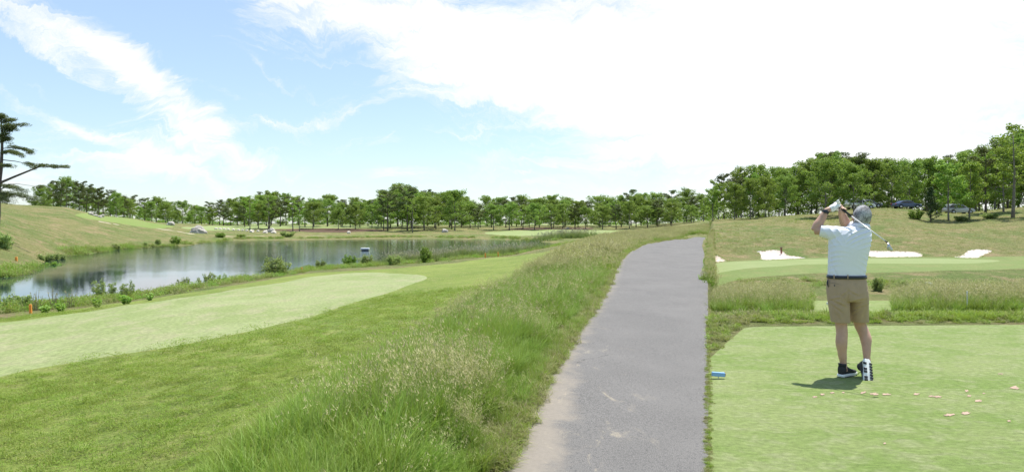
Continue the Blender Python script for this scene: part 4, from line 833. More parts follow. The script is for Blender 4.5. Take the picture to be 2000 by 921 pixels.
def ell_loft(secs, n=24, power=2.0):
    """closed loft of level sections (centre, rx, ry) standing in z, or (centre, rx, ry, axis-x, axis-y)"""
    V = []; Q = []; T = []
    for s in secs:
        c, rx, ry = s[:3]; ax = s[3] if len(s) > 3 else Vector((1, 0, 0)); ay = s[4] if len(s) > 3 else Vector((0, 1, 0))
        for k in range(n):
            t = 2*PI*k/n; a, b = math.cos(t), math.sin(t); a = math.copysign(abs(a)**(2/power), a); b = math.copysign(abs(b)**(2/power), b); V.append(c+ax*a*rx+ay*b*ry)
    for i in range(len(secs)-1):
        for k in range(n): Q.append((i*n+k, i*n+(k+1) % n, (i+1)*n+(k+1) % n, (i+1)*n+k))
    for e, flip in ((0, True), (len(secs)-1, False)):
        V.append(secs[e][0].copy()); c = len(V)-1
        for k in range(n): a, b = e*n+k, e*n+(k+1) % n; T.append((b, a, c) if flip else (a, b, c))
    return V, Q, T
def limb(pts, rads, n=16, sub=5):
    """smooth tapered limb through joints"""
    pp = []; rr = []
    for i in range(len(pts)-1):
        for k in range(sub):
            t = k/sub; a, b, c, d = pts[max(i-1, 0)], pts[i], pts[i+1], pts[min(i+2, len(pts)-1)]
            pp.append(.5*((2*b)+(c-a)*t+(2*a-5*b+4*c-d)*t*t+(3*b-a-3*c+d)*t**3)); s = t*t*(3-2*t); rr.append(rads[i]*(1-s)+rads[i+1]*s)
    pp.append(pts[-1]); rr.append(rads[-1]); return tube_np(pp, rr, n)
def ball(c, r, n=12):
    secs = []
    for i in range(1, n): t = PI*i/n; secs.append((c+Vector((0, 0, -r[2]*math.cos(t))), r[0]*math.sin(t), r[1]*math.sin(t)))
    return ell_loft(secs, 20)
def fuse(name, parts, mat, voxel, smooth=4, parent=None, disp=None):
    """grow one continuous skin over overlapping shapes"""
    V, Q, T = join_np(parts); me = mesh_np(name, np.array(V), [np.array(Q, int).reshape(-1, 4), np.array(T, int).reshape(-1, 3)], [mat]); o = link(name, me)
    md = o.modifiers.new('r', 'REMESH'); md.mode = 'VOXEL'; md.voxel_size = voxel; md.use_smooth_shade = True
    sm = o.modifiers.new('s', 'SMOOTH'); sm.iterations = smooth; sm.factor = .5
    dg = bpy.context.evaluated_depsgraph_get(); m2 = bpy.data.meshes.new_from_object(o.evaluated_get(dg), depsgraph=dg); bpy.data.objects.remove(o); m2.name = name
    if disp:
        n = len(m2.vertices); co = np.zeros(n*3, np.float32); no = np.zeros(n*3, np.float32); m2.vertices.foreach_get('co', co); m2.vertices.foreach_get('normal', no)
        co = co.reshape(-1, 3); no = no.reshape(-1, 3); co += no*disp(co)[:, None]; m2.vertices.foreach_set('co', co.ravel()); m2.update()
    m2.materials.clear(); m2.materials.append(mat); m2.polygons.foreach_set('use_smooth', [True]*len(m2.polygons))
    return link(name, m2, parent)
PX = GY/F
def golfer():
    Lsh, Lel, Lwr = P(1630, 452, 0), P(1592, 450, .13), P(1614, 411, .12)
    Rsh, Rel, Rwr = P(1688, 452, .03), P(1653, 441, .24), P(1643, 414, .10)
    butt = P(1629, 397, .17); tip = P(1734, 474, -.42); g = (tip-butt).normalized()
    hands = butt+g*.055; rhand = butt+g*.125
    e1 = (Vector((0, 0, 1))-g*g.z).normalized(); e2 = g.cross(e1)
    def fingers(c, start, sgn, n0, r=.0088, rad=.023, sweep=4.0):
        out = []
        for i in range(4):
            b = c+g*(-.030+.021*i); L = (0.9, 1.05, 1.0, .85)[i]; pts = []
            for j in range(5):
                a = start+sgn*sweep*L*j/4; pts.append(b+(e1*math.cos(a)+e2*math.sin(a))*(rad+(.004 if j == 0 else 0)))
            out.append(limb(pts, [r*1.1, r*1.08, r, r*.95, r*.8], 8, 2))
        return out
    # head: tilted towards the right
    hc = P(1683, 425, .03); tilt = Matrix.Rotation(R(12), 3, 'Y'); yaw = Matrix.Rotation(R(-14), 3, 'Z'); HM = tilt @ yaw
    def hd(x, y, z): return hc+HM @ Vector((x, y, z))
    def hball(c, r, n=12):
        V, Q, T = ball(Vector((0, 0, 0)), r, n); c = Vector(c); return [hd(*(Vector(v)+c)) for v in V], Q, T
    parts = [hball((0, 0, .012), (.077, .094, .108)), hball((0, .022, -.052), (.060, .070, .070)), hball((0, .062, -.088), (.030, .032, .026)), hball((0, .098, -.022), (.013, .022, .026)), hball((0, .086, .020), (.052, .014, .014)),
             hball((0, .088, -.062), (.024, .012, .010)), hball((-.030, .084, -.028), (.020, .018, .018)), hball((.030, .084, -.028), (.020, .018, .018))]
    for s in (-1, 1): parts += [hball((s*.083, -.004, -.018), (.010, .020, .033), 8), hball((s*.084, .002, -.040), (.008, .012, .014), 8)]
    parts.append(limb([hd(0, -.01, -.05), P(1682, 446, .02), P(1676, 462, .02)], [.060, .060, .075]))
    parts.append(ell_loft([(P(1664, 452, .02), .15, .085), (P(1660, 475, .02), .165, .095), (P(1656, 505, .01), .155, .09), (P(1654, 540, .0), .145, .09), (P(1654, 562, 0), .14, .08), (P(1655, 574, 0), .10, .06)]))
    parts.append(limb([P(1650, 458, .02), Lsh, Lsh.lerp(Lel, .5), Lel], [.05, .046, .047, .044])); parts.append(limb([Lel+Vector((-.004, 0, -.004)), Lel.lerp(Lwr, .28)+Vector((-.004, 0, 0)), Lel.lerp(Lwr, .65), Lwr, Lwr.lerp(hands, .35)], [.043, .050, .039, .027, .026]))
    parts.append(limb([P(1675, 456, .03), Rsh, Rsh.lerp(Rel, .5), Rel], [.06, .062, .055, .047])); parts.append(limb([Rel, Rel.lerp(Rwr, .3), Rel.lerp(Rwr, .7), Rwr, rhand], [.048, .054, .040, .030, .026]))
    # right hand: back of the hand, four fingers closed round the grip, thumb
    pc = rhand.lerp(Rwr, .45); parts.append(limb([Rwr, pc, rhand+(Rwr-rhand).normalized()*.018], [.028, .037, .036], 14)); parts += fingers(rhand, 3.3, 1, 0)
    parts.append(limb([pc+g*-.02, rhand+g*-.03+e1*.028, rhand+g*-.055+e1*.020], [.015, .0125, .010], 8, 3))
    # legs
    parts.append(limb([P(1640, 575, 0), P(1641, 605, .02), P(1643, 634, .025), P(1644.5, 650, .01), P(1643.5, 668, -.005), P(1645, 690, 0), P(1647, 708, .005), P(1648, 724, .01)], [.070, .064, .058, .056, .058, .044, .034, .040]))
    parts.append(limb([P(1672, 575, 0), P(1676, 602, .05), P(1679, 630, .10), P(1686, 647, .085), P(1691, 661, .06), P(1692.5, 681, .02), P(1693, 697, 0), P(1694, 705, .0)], [.070, .064, .060, .057, .057, .042, .034, .036]))
    body = fuse('person', parts, M_skin, .0055, 3)
    tag(body, 'grey haired man in white polo shirt and khaki shorts finishing a golf swing, back turned', 'person')
    # eyes and brows (face turned away)
    for s in (-1, 1):
        V, Q, T = hball((s*.030, .094, .000), (.012, .012, .012), 8); link('eye', mesh_np('eye', V, [np.array(Q), np.array(T)], [pmat('eye_white', (.8,.8,.8), .2)]), body)
    # hair: short, grey, all round above the ears and down to the nape
    hv = []
    bm = bmesh.new(); bmesh.ops.create_icosphere(bm, subdivisions=5, radius=1); rm = []
    for v in bm.verts:
        c = v.co.copy(); n = mnoise.noise(c*9)*.012+mnoise.noise(c*25)*.009
        lim = .62-(c.z > .35)*0
        if (c.y > .52 and c.z < .55) or c.z < -.72 or (abs(c.x) > .86 and c.z < -.02 and c.y > -.25): rm.append(v)
        v.co = hd(c.x*.0885*(1+n), c.y*.104*(1+n)-.002, c.z*.122*(1+n)+.014)
    bmesh.ops.delete(bm, geom=rm, context='VERTS'); bm_obj('hair', bm, M_hair, body)
    # shirt
    S_ = lambda y, xl, xr, ry, dy=.0: (P((xl+xr)/2, y, dy), (xr-xl)/2*PX, ry)
    sp = [ell_loft([S_(441, 1664, 1694, .062, .02), S_(444, 1645, 1697, .085, .02), S_(449, 1630, 1699, .105, .015), S_(457, 1623, 1700.5, .118, .01), S_(470, 1620, 1700, .128, .005), S_(485, 1620, 1697, .130, 0), S_(500, 1619.5, 1693.5, .127, 0), S_(520, 1619, 1690, .122, 0), S_(541, 1618.5, 1687.5, .124, 0)], 40, 2.35)]
    def tubes(pts, rads): return limb(pts, rads, 18, 4)
    sp.append(tubes([P(1655, 460, .01), P(1632, 457, .01), P(1617, 453, .04), P(1602.5, 450.5, .075)], [.095, .088, .070, .0615]))
    sp.append(tubes([P(1672, 462, .02), P(1686, 455, .04), P(1672, 447, .13), P(1661, 442, .19)], [.10, .085, .075, .066]))
    sp.append(ell_loft([(P(1681, 434.5, .025)+Vector((-.002, 0, 0)), .069, .066), (P(1680, 441, .02), .078, .074), (P(1679, 446, .02), .088, .08)], 30))
    arr = lambda q: (q[:, 0]/q[:, 1]*F+CX, HZ-(q[:, 2]-H)/q[:, 1]*F)
    def folds(co):
        u, y = arr(co); d = np.zeros(len(co))
        back = np.clip((7.03-co[:, 1])/.08, .25, 1)
        # long creases curving from the left waist up to the right shoulder blade
        s = (y-(500-10*np.sin((u-1620)/80*PI)))+ (u-1655)*-.18
        a = np.abs(np.sin(s*.30+1.1*np.sin(u*.055)+.6*np.sin(y*.09+u*.03)))
        m = np.clip((y-468)/20, 0, 1)*np.clip((546-y)/14, 0, 1); d += (.5-a**.5)*.013*(.4+1.2*np.abs(np.sin(u*.021+y*.05+1)))*m*(.5+.5*np.sin(u*.045+y*.035))
        s2 = (y-455)+(u-1690)*.55; a2 = np.abs(np.sin(s2*.33+np.sin(u*.08))); d += (.5-a2**.5)*.011*(.3+np.abs(np.sin(y*.07+u*.04)))*np.clip((u-1648)/20, 0, 1)*np.clip((492-y)/16, 0, 1)
        s3 = (u-1640)*.8-(y-450)*.55; a3 = np.abs(np.sin(s3*.28+.5)); d += (.42-a3**.6)*.009*np.clip((1652-u)/14, 0, 1)*np.clip((486-y)/10, 0, 1)
        s4 = (u-1619)*.9-(y-520)*.25; d += -.006*np.exp(-((s4-9+3*np.sin(y*.1))/2.2)**2)*np.clip((y-480)/20, 0, 1)
        return d*back
    shirt = fuse('shirt', sp, M_shirt, .0055, 3, body, folds)
    c1 = [S_(436.5, 1667.5, 1695.5, .070, .022), S_(440, 1666, 1697, .074, .022), S_(444.5, 1663, 1699, .083, .02)]
    V, Q, T = ell_loft([(a+Vector((0, 0, 0)), b+.003, c+.003) for a, b, c in c1], 36); n = 36
    rot = Matrix.Rotation(R(7), 3, 'Y'); cc = P(1681, 440, .02); V = [cc+rot @ (Vector(v)-cc) for v in V]
    me = mesh_np('collar', V, [np.array(Q)], [M_shirt]); o = link('collar', me, shirt); md = o.modifiers.new('t', 'SOLIDIFY'); md.thickness = .004
    # shorts
    st = [ell_loft([S_(540, 1619, 1688, .122), S_(548, 1617.5, 1689.5, .130), S_(558, 1616.5, 1691, .138), S_(570, 1617, 1692, .142), S_(580, 1618.5, 1692.5, .135), S_(588, 1623, 1690, .115)], 40, 2.4)]
    def leg(rows): return ell_loft([(P((a+b)/2, y, dy), (b-a)/2*PX, ry) for y, a, b, ry, dy in rows], 30, 2.3)
    st.append(leg([(566, 1619, 1659, .115, 0), (578, 1618.5, 1657.5, .125, 0), (590, 1619.5, 1657, .115, .005), (605, 1621.5, 1657, .105, .012), (618, 1623.5, 1657.5, .100, .02), (628.5, 1625, 1658.5, .098, .025)]))
    st.append(leg([(566, 1655, 1692, .115, .0), (578, 1657, 1692.5, .125, .01), (590, 1659, 1693, .115, .025), (605, 1660, 1693.5, .105, .05), (618, 1661.5, 1694, .100, .07), (628, 1662, 1694.5, .098, .085)]))
    def sf(co):
        u, y = arr(co); d = np.zeros(len(co)); back = np.clip((7.08-co[:, 1])/.1, .2, 1)
        for (cx, cy, ang, L, w, am) in ((1640,590,-25,34,2.5,.006),(1636,600,-35,26,2.2,.005),(1672,585,12,30,2.5,.006),(1680,597,18,26,2.2,.005),(1672,606,30,26,2.4,.004),(1630,582,10,20,2,.004),(1648,572,38,20,2.2,.004),(1668,570,-30,20,2.2,.004),(1640,615,-60,26,3,.004),(1684,612,70,24,3,.004)):
            a = R(ang); p = (u-cx)*math.cos(a)-(y-cy)*math.sin(a); q = (u-cx)*math.sin(a)+(y-cy)*math.cos(a); d += am*np.exp(-(p/L*2)**2)*(np.exp(-(q/w)**2)-1.2*np.exp(-((q-w*1.6)/w)**2))
        d -= .012*np.exp(-((u-1657)/2.5)**2)*np.clip((y-560)/22, 0, 1)*np.clip((600-y)/10, 0, 1)
        return d*back
    shorts = fuse('shorts', st, M_short, .0055, 2, body, sf)
    def ring(name, rows, mat, par, off):
        V, Q, T = ell_loft([(a, b+off, c+off) for a, b, c in rows], 48, 2.35); o = link(name, mesh_np(name, V, [np.array(Q)], [mat]), par); md = o.modifiers.new('t', 'SOLIDIFY'); md.thickness = .005; return o
    ring('belt', [S_(536.6, 1619, 1688, .123), S_(543, 1618.6, 1688.6, .125)], M_navy, body, .006)
    def back(x, y, off=.0):  # a point on the back of the waist
        cx, w = 1653.5, 35.5; t = (x-cx)/w; return P(x, y, -(.128+off)*max(0, 1-abs(t)**2.35)**(1/2.35))
    for x in (1656, 1629, 1682): b = box_bm(back(x, 540, .012), (.009, .006, .046), .002); bm_obj('belt_loop', b, M_short, shorts)
    M_line = pmat('khaki_seam', (.19,.15,.11), .9)
    for x0, x1, y0, y1 in ((1621, 1638, 551.5, 554), (1670, 1687, 553.5, 552)):
        a, b = back(x0, y0, .013), back(x1, y1, .013); pts = [back(x0+(x1-x0)*i/5, y0+(y1-y0)*i/5, .0145) for i in range(6)]; V, Q, T = tube_np(pts, [.0022]*6, 6); link('pocket_welt', mesh_np('pocket_welt', V, [np.array(Q), np.array(T)], [M_line]), shorts)
    b = bmesh.new(); bmesh.ops.create_uvsphere(b, u_segments=12, v_segments=8, radius=.008); bmesh.ops.transform(b, matrix=Matrix.Translation(back(1630, 557, .015)) @ Matrix.Diagonal((1, .5, 1, 1)), verts=b.verts); bm_obj('pocket_button', b, M_navy, shorts)
    V, Q, T = tube_np([P(1617.5, 545, -.02), P(1615.8, 552, -.025), P(1617.5, 560, -.02)], [.004, .010, .004], 8); link('side_pocket', mesh_np('side_pocket', V, [np.array(Q), np.array(T)], [M_navy]), shorts)
    # glove on the left hand, with its own five fingers, and the watch
    gp = []; w0 = Lwr.lerp(hands, .30); ax = (hands-w0).normalized(); gp.append(limb([w0, w0.lerp(hands, .45), hands-ax*.014], [.030, .039, .038], 16)); gp += fingers(hands, 1.2, -1, 0, .0098, .025)
    gp.append(limb([w0.lerp(hands, .55)+e1*.02, hands+e1*.036+g*.005, P(1635, 394, .09), P(1639, 390.5, .08)], [.018, .0145, .0125, .0105], 10, 3))
    glove = fuse('glove', gp, M_glove, .0042, 2, body)
    for k in range(2):
        q = w0.lerp(hands, .35+.3*k); pts = [q+e2*(-.02+.013*j)+Vector((0, -.036+.012*abs(j-1.5)**1.0*.5, .012*math.sin(j+k)))for j in range(4)]; V, Q, T = tube_np(pts, [.0016]*4, 5); link('glove_seam', mesh_np('glove_seam', V, [np.array(Q), np.array(T)], [M_rub]), glove)
    fa = (Lwr-Lel).normalized(); wc = Lel.lerp(Lwr, .93); sx = fa.orthogonal().normalized(); sy = fa.cross(sx); V, Q, T = ell_loft([(wc+fa*(-.014+.007*i), .0335+(.002 if 0 < i < 4 else 0), .0335+(.002 if 0 < i < 4 else 0), sx, sy) for i in range(5)], 24); watch = link('watch', mesh_np('watch', V, [np.array(Q), np.array(T)], [M_rub]), body)
    wd = (Vector((-.45, -1, .25))-fa*fa.dot(Vector((-.45, -1, .25)))).normalized(); c = wc+wd*.034; sx = fa; sy = wd.cross(fa); V, Q, T = ell_loft([(c+wd*(z), r_, r_, sx, sy) for z, r_ in ((0, .021), (.008, .021), (.010, .017))], 24); link('dial', mesh_np('dial', V, [np.array(Q), np.array(T)], [M_navy]), watch)
    # shoes
    def shoe(M, label=None):
        ow = [(0, .0), (.0, .022), (.012, .034), (.04, .039), (.09, .037), (.13, .040), (.18, .048), (.225, .048), (.26, .036), (.278, .016), (.281, 0)]
        out = [(x, y) for x, y in ow]+[(x, -y*.92) for x, y in ow[::-1][1:-1]]; out = curve(out, 3)
        xs = [.006, .02, .05, .085, .12, .155, .19, .225, .255, .272]; hw = [.024, .034, .038, .037, .038, .042, .045, .044, .034, .018]; top = [.112, .122, .122, .118, .098, .080, .068, .060, .050, .038]
        secs = [(Vector((x, 0, (.018+t)/2)), w, (t-.018)/2, Vector((0, 1, 0)), Vector((0, 0, 1))) for x, w, t in zip(xs, hw, top)]
        V, Q, T = ell_loft(secs, 24, 2.6); me = mesh_np('shoe', [M @ Vector(v) for v in V], [np.array(Q)[:, ::-1], np.array(T)[:, ::-1]], [M_black]); sh = link('shoe', me, body)
        V, Q, T = ell_loft([(Vector((.052, 0, .10)), .046, .036), (Vector((.050, 0, .125)), .044, .037), (Vector((.046, 0, .138)), .043, .038)], 24); link('ankle_cuff', mesh_np('ankle_cuff', [M @ Vector(v) for v in V], [np.array(Q), np.array(T)], [M_black]), sh)
        bm = bmesh.new(); lv = []
        for z, s in ((0, .97), (.006, 1.03), (.020, 1.05), (.029, .99)):
            lv.append([bm.verts.new(M @ Vector(((x-.13)*s+.13, y*s, z+(.012*max(0, (x-.2)/.08)**2 if z < .01 else .004*max(0, (x-.2)/.08)))))for x, y in out])
        for a, b in zip(lv, lv[1:]):
            for i in range(len(out)): bm.faces.new((a[i], a[(i+1) % len(out)], b[(i+1) % len(out)], b[i]))
        bm.faces.new(lv[0][::-1]); bm.faces.new(lv[-1]); bmesh.ops.recalc_face_normals(bm, faces=bm.faces); sole = bm_obj('sole', bm, M_sole, sh, False)
        for i in range(7):          # tread: black lugs down both edges, a black toe bar
            x = .05+i*.030
            if i not in (1, 4): b = box_bm(Vector((x, .031, -.002)), (.024, .034, .009), .002); bmesh.ops.transform(b, matrix=M, verts=b.verts); bm_obj('tread', b, M_rub, sole)
            b = box_bm(Vector((x, -.030, -.002)), (.021, .030, .009), .002, Matrix.Rotation(R(20), 3, 'Z')); bmesh.ops.transform(b, matrix=M, verts=b.verts); bm_obj('tread', b, M_rub, sole)
        b = box_bm(Vector((.258, 0, .004)), (.034, .066, .010), .003); bmesh.ops.transform(b, matrix=M, verts=b.verts); bm_obj('tread', b, M_rub, sole)
        for i in range(3):
            x = .105+i*.022; pts = [M @ Vector((x, -.024, .100-i*.014)), M @ Vector((x, 0, .112-i*.016)), M @ Vector((x, .024, .100-i*.014))]; V, Q, T = tube_np(pts, [.0025]*3, 5); link('lace', mesh_np('lace', V, [np.array(Q), np.array(T)], [M_rub]), sh)
        for s in (-1, 1):
            pts = [M @ Vector((.10, 0, .120)), M @ Vector((.115, s*.022, .140)), M @ Vector((.135, s*.034, .128))]; V, Q, T = tube_np(pts, [.0028]*3, 5); link('lace', mesh_np('lace', V, [np.array(Q), np.array(T)], [M_rub]), sh)
        b = box_bm(Vector((.0, 0, .128)), (.008, .014, .026), .002); bmesh.ops.transform(b, matrix=M, verts=b.verts); bm_obj('pull_tab', b, M_rub, sh)
    def frame(o, fwd, up):
        f = fwd.normalized(); u = (up-f*up.dot(f)).normalized(); s = u.cross(f); m = Matrix((f, s, u)).transposed().to_4x4(); return Matrix.Translation(o) @ m
    g0 = gz(3.55, 7.0); heel = Vector((P(1637, 735).x, 6.97, g0+.004)); toe = Vector((P(1685, 735).x, 7.13, g0+.004))
    shoe(frame(heel, toe-heel, Vector((0, 0, 1))))
    toe = P(1697.5, 741.5, -.165); heel = P(1694, 700.5, -.055); up = Vector((0, 1, .0)); shoe(frame(heel, toe-heel, up))
    return body, butt, g, tip
body, butt, gdir, tip = golfer()
def club():
    r = empty('golf_club', butt); tag(r, 'steel shafted golf iron swung over the shoulder of the man and crossing behind his head', 'golf club')
    def add(name, VQT, mat, par=r):
        V, Q, T = VQT; return link(name, mesh_np(name, [Vector(v)-butt for v in V], [np.array(Q), np.array(T)], [mat]), par)
    add('grip', tube_np([butt-gdir*.012, butt-gdir*.008, butt+gdir*.1, butt+gdir*.26], [.010, .0145, .013, .0105], 12), M_rub); end = tip
    add('shaft', tube_np([butt+gdir*.255, butt+gdir*.5, end-gdir*.03], [.0070, .0062, .0052], 10), M_shaft); add('ferrule', tube_np([end-gdir*.035, end-gdir*.005], [.0068, .0068], 10), M_rub)
    dn = (Vector((0.10, -.1, -1))-gdir*gdir.dot(Vector((0.10, -.1, -1)))*.2).normalized(); sd_ = Vector((.25, 1, 0)).normalized(); nn = dn.cross(sd_).normalized()
    secs = []
    for t, wd, th, f in ((0, .009, .009, 0), (.018, .010, .009, .004), (.030, .010, .015, .006), (.046, .009, .021, .003), (.060, .008, .023, -.003), (.072, .008, .018, -.010), (.080, .006, .008, -.014)): secs.append((end+gdir*min(t, .02)+dn*max(0, t-.008)+nn*f*-1, th, wd, nn, sd_))
    add('club_head', ell_loft(secs, 16, 2.6), M_steel)
club()

# ------------------------------------------------------------------ small things of the course
def marker(u, y, wpx, hpx, mat, label, raise_=.03, endmat=None, Y=None):
    p = at(u, Y) if Y else ray(u, y); k = p.y/F; r = empty('tee_marker', p); tag(r, label, 'tee marker'); w, h = wpx*k, hpx*k
    b = box_bm((0, 0, raise_+h/2), (w, h*.9, h), h*.12, Matrix.Rotation(R(4), 3, 'Y')); bm_obj('marker_block', b, mat, r, False)
    if endmat: b = box_bm((w/2+.002, 0, raise_+h/2-.005), (.006, h*.7, h*.72), .001, Matrix.Rotation(R(4), 3, 'Y')); bm_obj('end_cap', b, endmat, r, False)
    V, Q, T = tube_np([(0, 0, -.03), (0, 0, raise_+.004)], [.004, .004], 8); link('spike', mesh_np('spike', V, [np.array(Q), np.array(T)], [M_steel]), r)
marker(1403, 739, 25, 8, pmat('blue_paint', (.22,.42,.72), .45), 'light blue tee marker block on a short spike at the left of the tee', .025, pmat('dull_red_paint', (.35,.12,.12), .6))
marker(1619, 605, 9, 4, pmat('white_paint', (.8,.8,.8), .5), 'small white tee marker on the far second tee beside the shorts of the man', .01, Y=15.4)
M_orange = pmat('orange_paint', (.80,.30,.045), .6)
def stake(u, y, hpx, w, label, mat=M_orange, name='hazard_stake', cat='stake', Y=None, cap=None):
    p = at(u, Y) if Y else ray(u, y)
    while p.z < -1.5 and u < 1380: p = at(u, p.y-.3)
    h = hpx/F*p.y; r = empty(name, p); r.rotation_euler = (R(1.5), R(-2), .3); tag(r, label, cat); b = box_bm((0, 0, h/2-.05), (w, w, h+.1), w*.12); bm_obj('post', b, mat, r, False)
    if cap: b = box_bm((0, 0, h+w*.25), (w*1.3, w*1.3, w*.5), w*.12); bm_obj('cap', b, cap, r, False)
stake(60, 612, 18, .065, 'orange wooden stake at the left on the near bank of the pond'); stake(590, 531, 9, .10, 'orange stake on the bank between the round bush and the white raft'); stake(948, 503, 9, .10, 'orange stake, left of the pair by the reeds'); stake(973, 501, 9, .10, 'orange stake, right of the pair by the reeds'); stake(32, 0, 8, .13, 'small orange stake across the water on the left shore', Y=48)
M_wh = pmat('weathered_white_paint', (.68,.70,.74), .6, vary=.15)
stake(1815, 0, 64, .13, 'pale grey white post half hidden behind the right block of tall grass', M_wh, 'white_post', 'post', Y=20.5, cap=M_wh); stake(1889, 0, 44, .016, 'thin pale rod standing in the right block of tall grass', M_wh, 'thin_rod', 'rod', Y=13.0)
stake(1526, 0, 9, .13, 'small rusty brown post on the upper lip of the bunker left of the man', pmat('rusty_iron', (.22,.09,.06), .8, vary=.3), 'rusty_post', 'post', Y=68.2, cap=pmat('dark_cap', (.06,.05,.06), .7))
def raft():
    Y = 79.0; x = (713-CX)/F*Y; r = empty('raft', (x, Y, -1.5), R(8)); tag(r, 'small white floating raft in the middle of the pond', 'raft')
    bm_obj('deck', box_bm((0, 0, .22), (1.0, .8, .20), .03), M_sole, r, False); bm_obj('float_tank', box_bm((0, 0, .07), (.78, .68, .16), .04), pmat('dark_float', (.05,.05,.055), .6), r, False)
    for s in (-1, 1): bm_obj('rim_board', box_bm((0, s*.41, .28), (.94, .03, .08), .008), M_sole, r, False)
raft()
def divots():
    tee = bpy.data.objects['tee']; m = pmat('divot_sand', (.38,.27,.20), .9, bump=(60, .6, .006), vary=.18, vscale=20)
    for i, (u, y, w, h) in enumerate([(1591,775,9,3.5),(1606,770,10,4),(1625,767,9,3),(1647,766.5,6,3),(1686,766.5,12,5),(1708,769,17,5),(1731,770,18,4),(1789,769.5,15,5),(1820,773.5,16,3.5),(1832,774.5,20,4.5),(1888,763,9,4),(1892,773,9,3.5),(1911,782.5,14,6),(1981,757,22,7),(1954,730,12,2),(1854,810,19,6),(1885,807,22,6),(1970,822,8,3),(1728,866,7,3),(1921,768,7,2.5)]):
        rg = random.Random(i); bm = bmesh.new(); vs = []
        for k in range(18):
            a = 2*PI*k/18; q = rg.uniform(.45, 1.25); p = ray(u+w/2*q*math.cos(a), y+h/2*q*math.sin(a)); vs.append(bm.verts.new(p+Vector((0, 0, .004))))
        c = bm.verts.new(ray(u, y)+Vector((0, 0, .007)))
        for k in range(18): bm.faces.new((vs[k], c, vs[(k+1) % 18]))
        bmesh.ops.recalc_face_normals(bm, faces=bm.faces)
        if sum(f.normal.z for f in bm.faces) < 0: bmesh.ops.reverse_faces(bm, faces=bm.faces)
        bm_obj('sand_divot', bm, m, tee)
divots()
M_glass = pmat('car_glass', (.03,.035,.04), .08); M_tyre = pmat('tyre_rubber', (.02,.02,.02), .8); M_lamp = pmat('tail_lamp', (.45,.03,.03), .3)
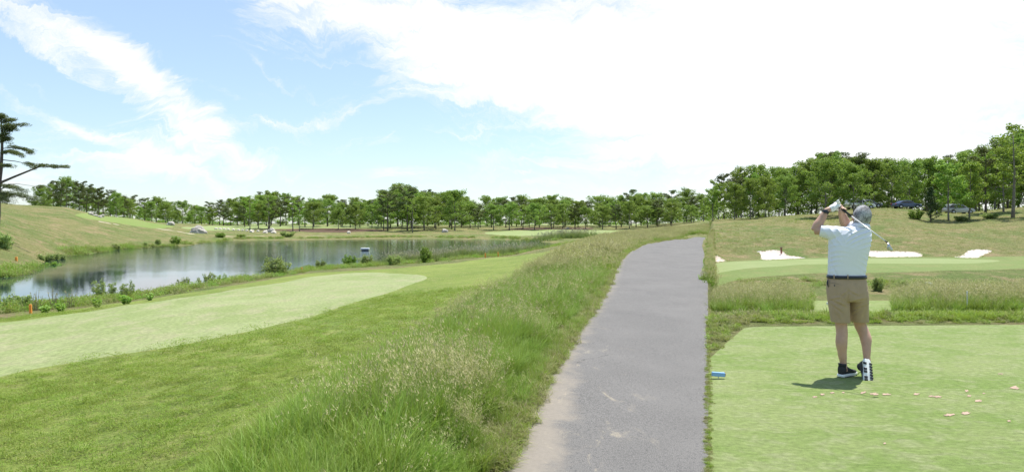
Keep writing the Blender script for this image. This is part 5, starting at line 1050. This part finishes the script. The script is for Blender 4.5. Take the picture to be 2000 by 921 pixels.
def car(u, Y, L, label, paint, kind='suv', flip=1, rz=0):
    p = at(u, Y); p.z += .02; r = empty('parked_car', p, (0 if flip > 0 else PI)+rz); tag(r, label, 'car')
    if kind == 'suv': low = [(-2.25,.45),(-2.3,.75),(-2.22,1.0),(1.1,1.02),(1.95,.92),(2.25,.72),(2.28,.42)]; cab = [(-2.15,1.0),(-1.95,1.62),(-1.6,1.72),(.2,1.70),(1.15,1.02)]; win = [(-1.95,1.08),(-1.78,1.55),(.12,1.60),(.92,1.06)]
    else: low = [(-2.2,.42),(-2.25,.7),(-2.1,.92),(-1.3,.95),(1.0,.92),(1.9,.78),(2.2,.6),(2.22,.38)]; cab = [(-1.75,.92),(-1.0,1.38),(-.2,1.44),(.35,1.38),(1.15,.92)]; win = [(-1.5,.96),(-.92,1.31),(.25,1.33),(.92,.95)]
    s = L/4.5
    def slab(pts, hw, ins=0, bev=.05, close=None):
        bm = bmesh.new(); a = [bm.verts.new((x*s, -hw*s, z*s)) for x, z in pts]; b = [bm.verts.new((x*s, hw*s, z*s)) for x, z in pts]; n = len(pts)
        bm.faces.new(a); bm.faces.new(b[::-1])
        for i in range(n): bm.faces.new((a[i], b[i], b[(i+1) % n], a[(i+1) % n]))
        bmesh.ops.recalc_face_normals(bm, faces=bm.faces)
        if bev: bmesh.ops.bevel(bm, geom=list(bm.edges), offset=bev*s, segments=2, affect='EDGES', profile=.6)
        return bm
    bottom = [(2.28,.42),(1.85,.28),(1.82,.5),(1.6,.72),(1.3,.72),(1.08,.5),(1.05,.28),(-1.0,.28),(-1.03,.5),(-1.25,.72),(-1.55,.72),(-1.77,.5),(-1.8,.28),(-2.25,.45)]
    bm_obj('body', slab(low+bottom[1:-1], .9, bev=.035), paint, r); bm_obj('cabin', slab(cab, .78, bev=.07), paint, r)
    for sd_ in (-1, 1):
        n = len(win); mid = (win[0][0]+win[-1][0])/2
        for x0, x1 in ((-9, -.95), (-.85, .0), (.08, 9)):
            pts = []; xs = sorted({max(win[0][0], x0), min(win[-1][0], x1), *[q[0] for q in win if x0 < q[0] < x1]}); zt = lambda x: float(np.interp(x, [q[0] for q in win], [win[0][1]]+[q[1] for q in win[1:-1]]+[win[-1][1]]))
            if len(xs) < 2 or xs[-1]-xs[0] < .15: continue
            pts = [(x, zt(x)) for x in xs]+[(xs[-1], win[0][1]-.01), (xs[0], win[0][1]-.01)]
            bm = bmesh.new(); f = [bm.verts.new((x*s, sd_*.80*s, z*s)) for x, z in pts]; bmesh.ops.remove_doubles(bm, verts=bm.verts, dist=.002)
            if len(bm.verts) < 3: bm.free(); continue
            fa = bm.faces.new(bm.verts); g_ = bmesh.ops.extrude_face_region(bm, geom=[fa]); bmesh.ops.translate(bm, verts=[v for v in g_['geom'] if isinstance(v, bmesh.types.BMVert)], vec=(0, -sd_*.04, 0)); bmesh.ops.recalc_face_normals(bm, faces=bm.faces); bm_obj('window', bm, M_glass, r, False)
        for x in (-1.4, 1.45):
            V, Q, T = tube_np([(x*s, sd_*.72*s, .34*s), (x*s, sd_*.91*s, .34*s)], [.34*s]*2, 20); w = link('wheel', mesh_np('wheel', V, [np.array(Q), np.array(T)], [M_tyre]), r)
            V, Q, T = tube_np([(x*s, sd_*.90*s, .34*s), (x*s, sd_*.925*s, .34*s)], [.22*s, .18*s], 16); link('rim', mesh_np('rim', V, [np.array(Q), np.array(T)], [M_steel]), w)
        bm_obj('headlight', box_bm((2.12*s, sd_*.66*s, .72*s), (.12*s, .35*s, .14*s), .02*s), M_sole, r); bm_obj('tail_light', box_bm((-2.22*s, sd_*.70*s, .82*s), (.10*s, .28*s, .18*s), .02*s), M_lamp, r)
    return r
pw = lambda n, c: pmat(n, c, .25, .2, Coat_Weight=0) if False else pmat(n, c, .28, .15)
car(1679, 114, 4.6, 'white car parked on the hilltop just behind the head of the man', pw('white_car_paint', (.72,.73,.74)), 'suv'); car(1694, 117.5, 4.6, 'grey car parked behind the white car on the hilltop', pw('grey_car_paint', (.16,.17,.18)), 'sedan')
car(1770, 114, 4.4, 'blue grey car parked on the hilltop left of the cedar', pw('blue_car_paint', (.09,.12,.22)), 'sedan'); car(1872, 114, 4.5, 'silver car half hidden behind the bright young trees on the hill', pw('silver_car_paint', (.45,.47,.50)), 'suv')
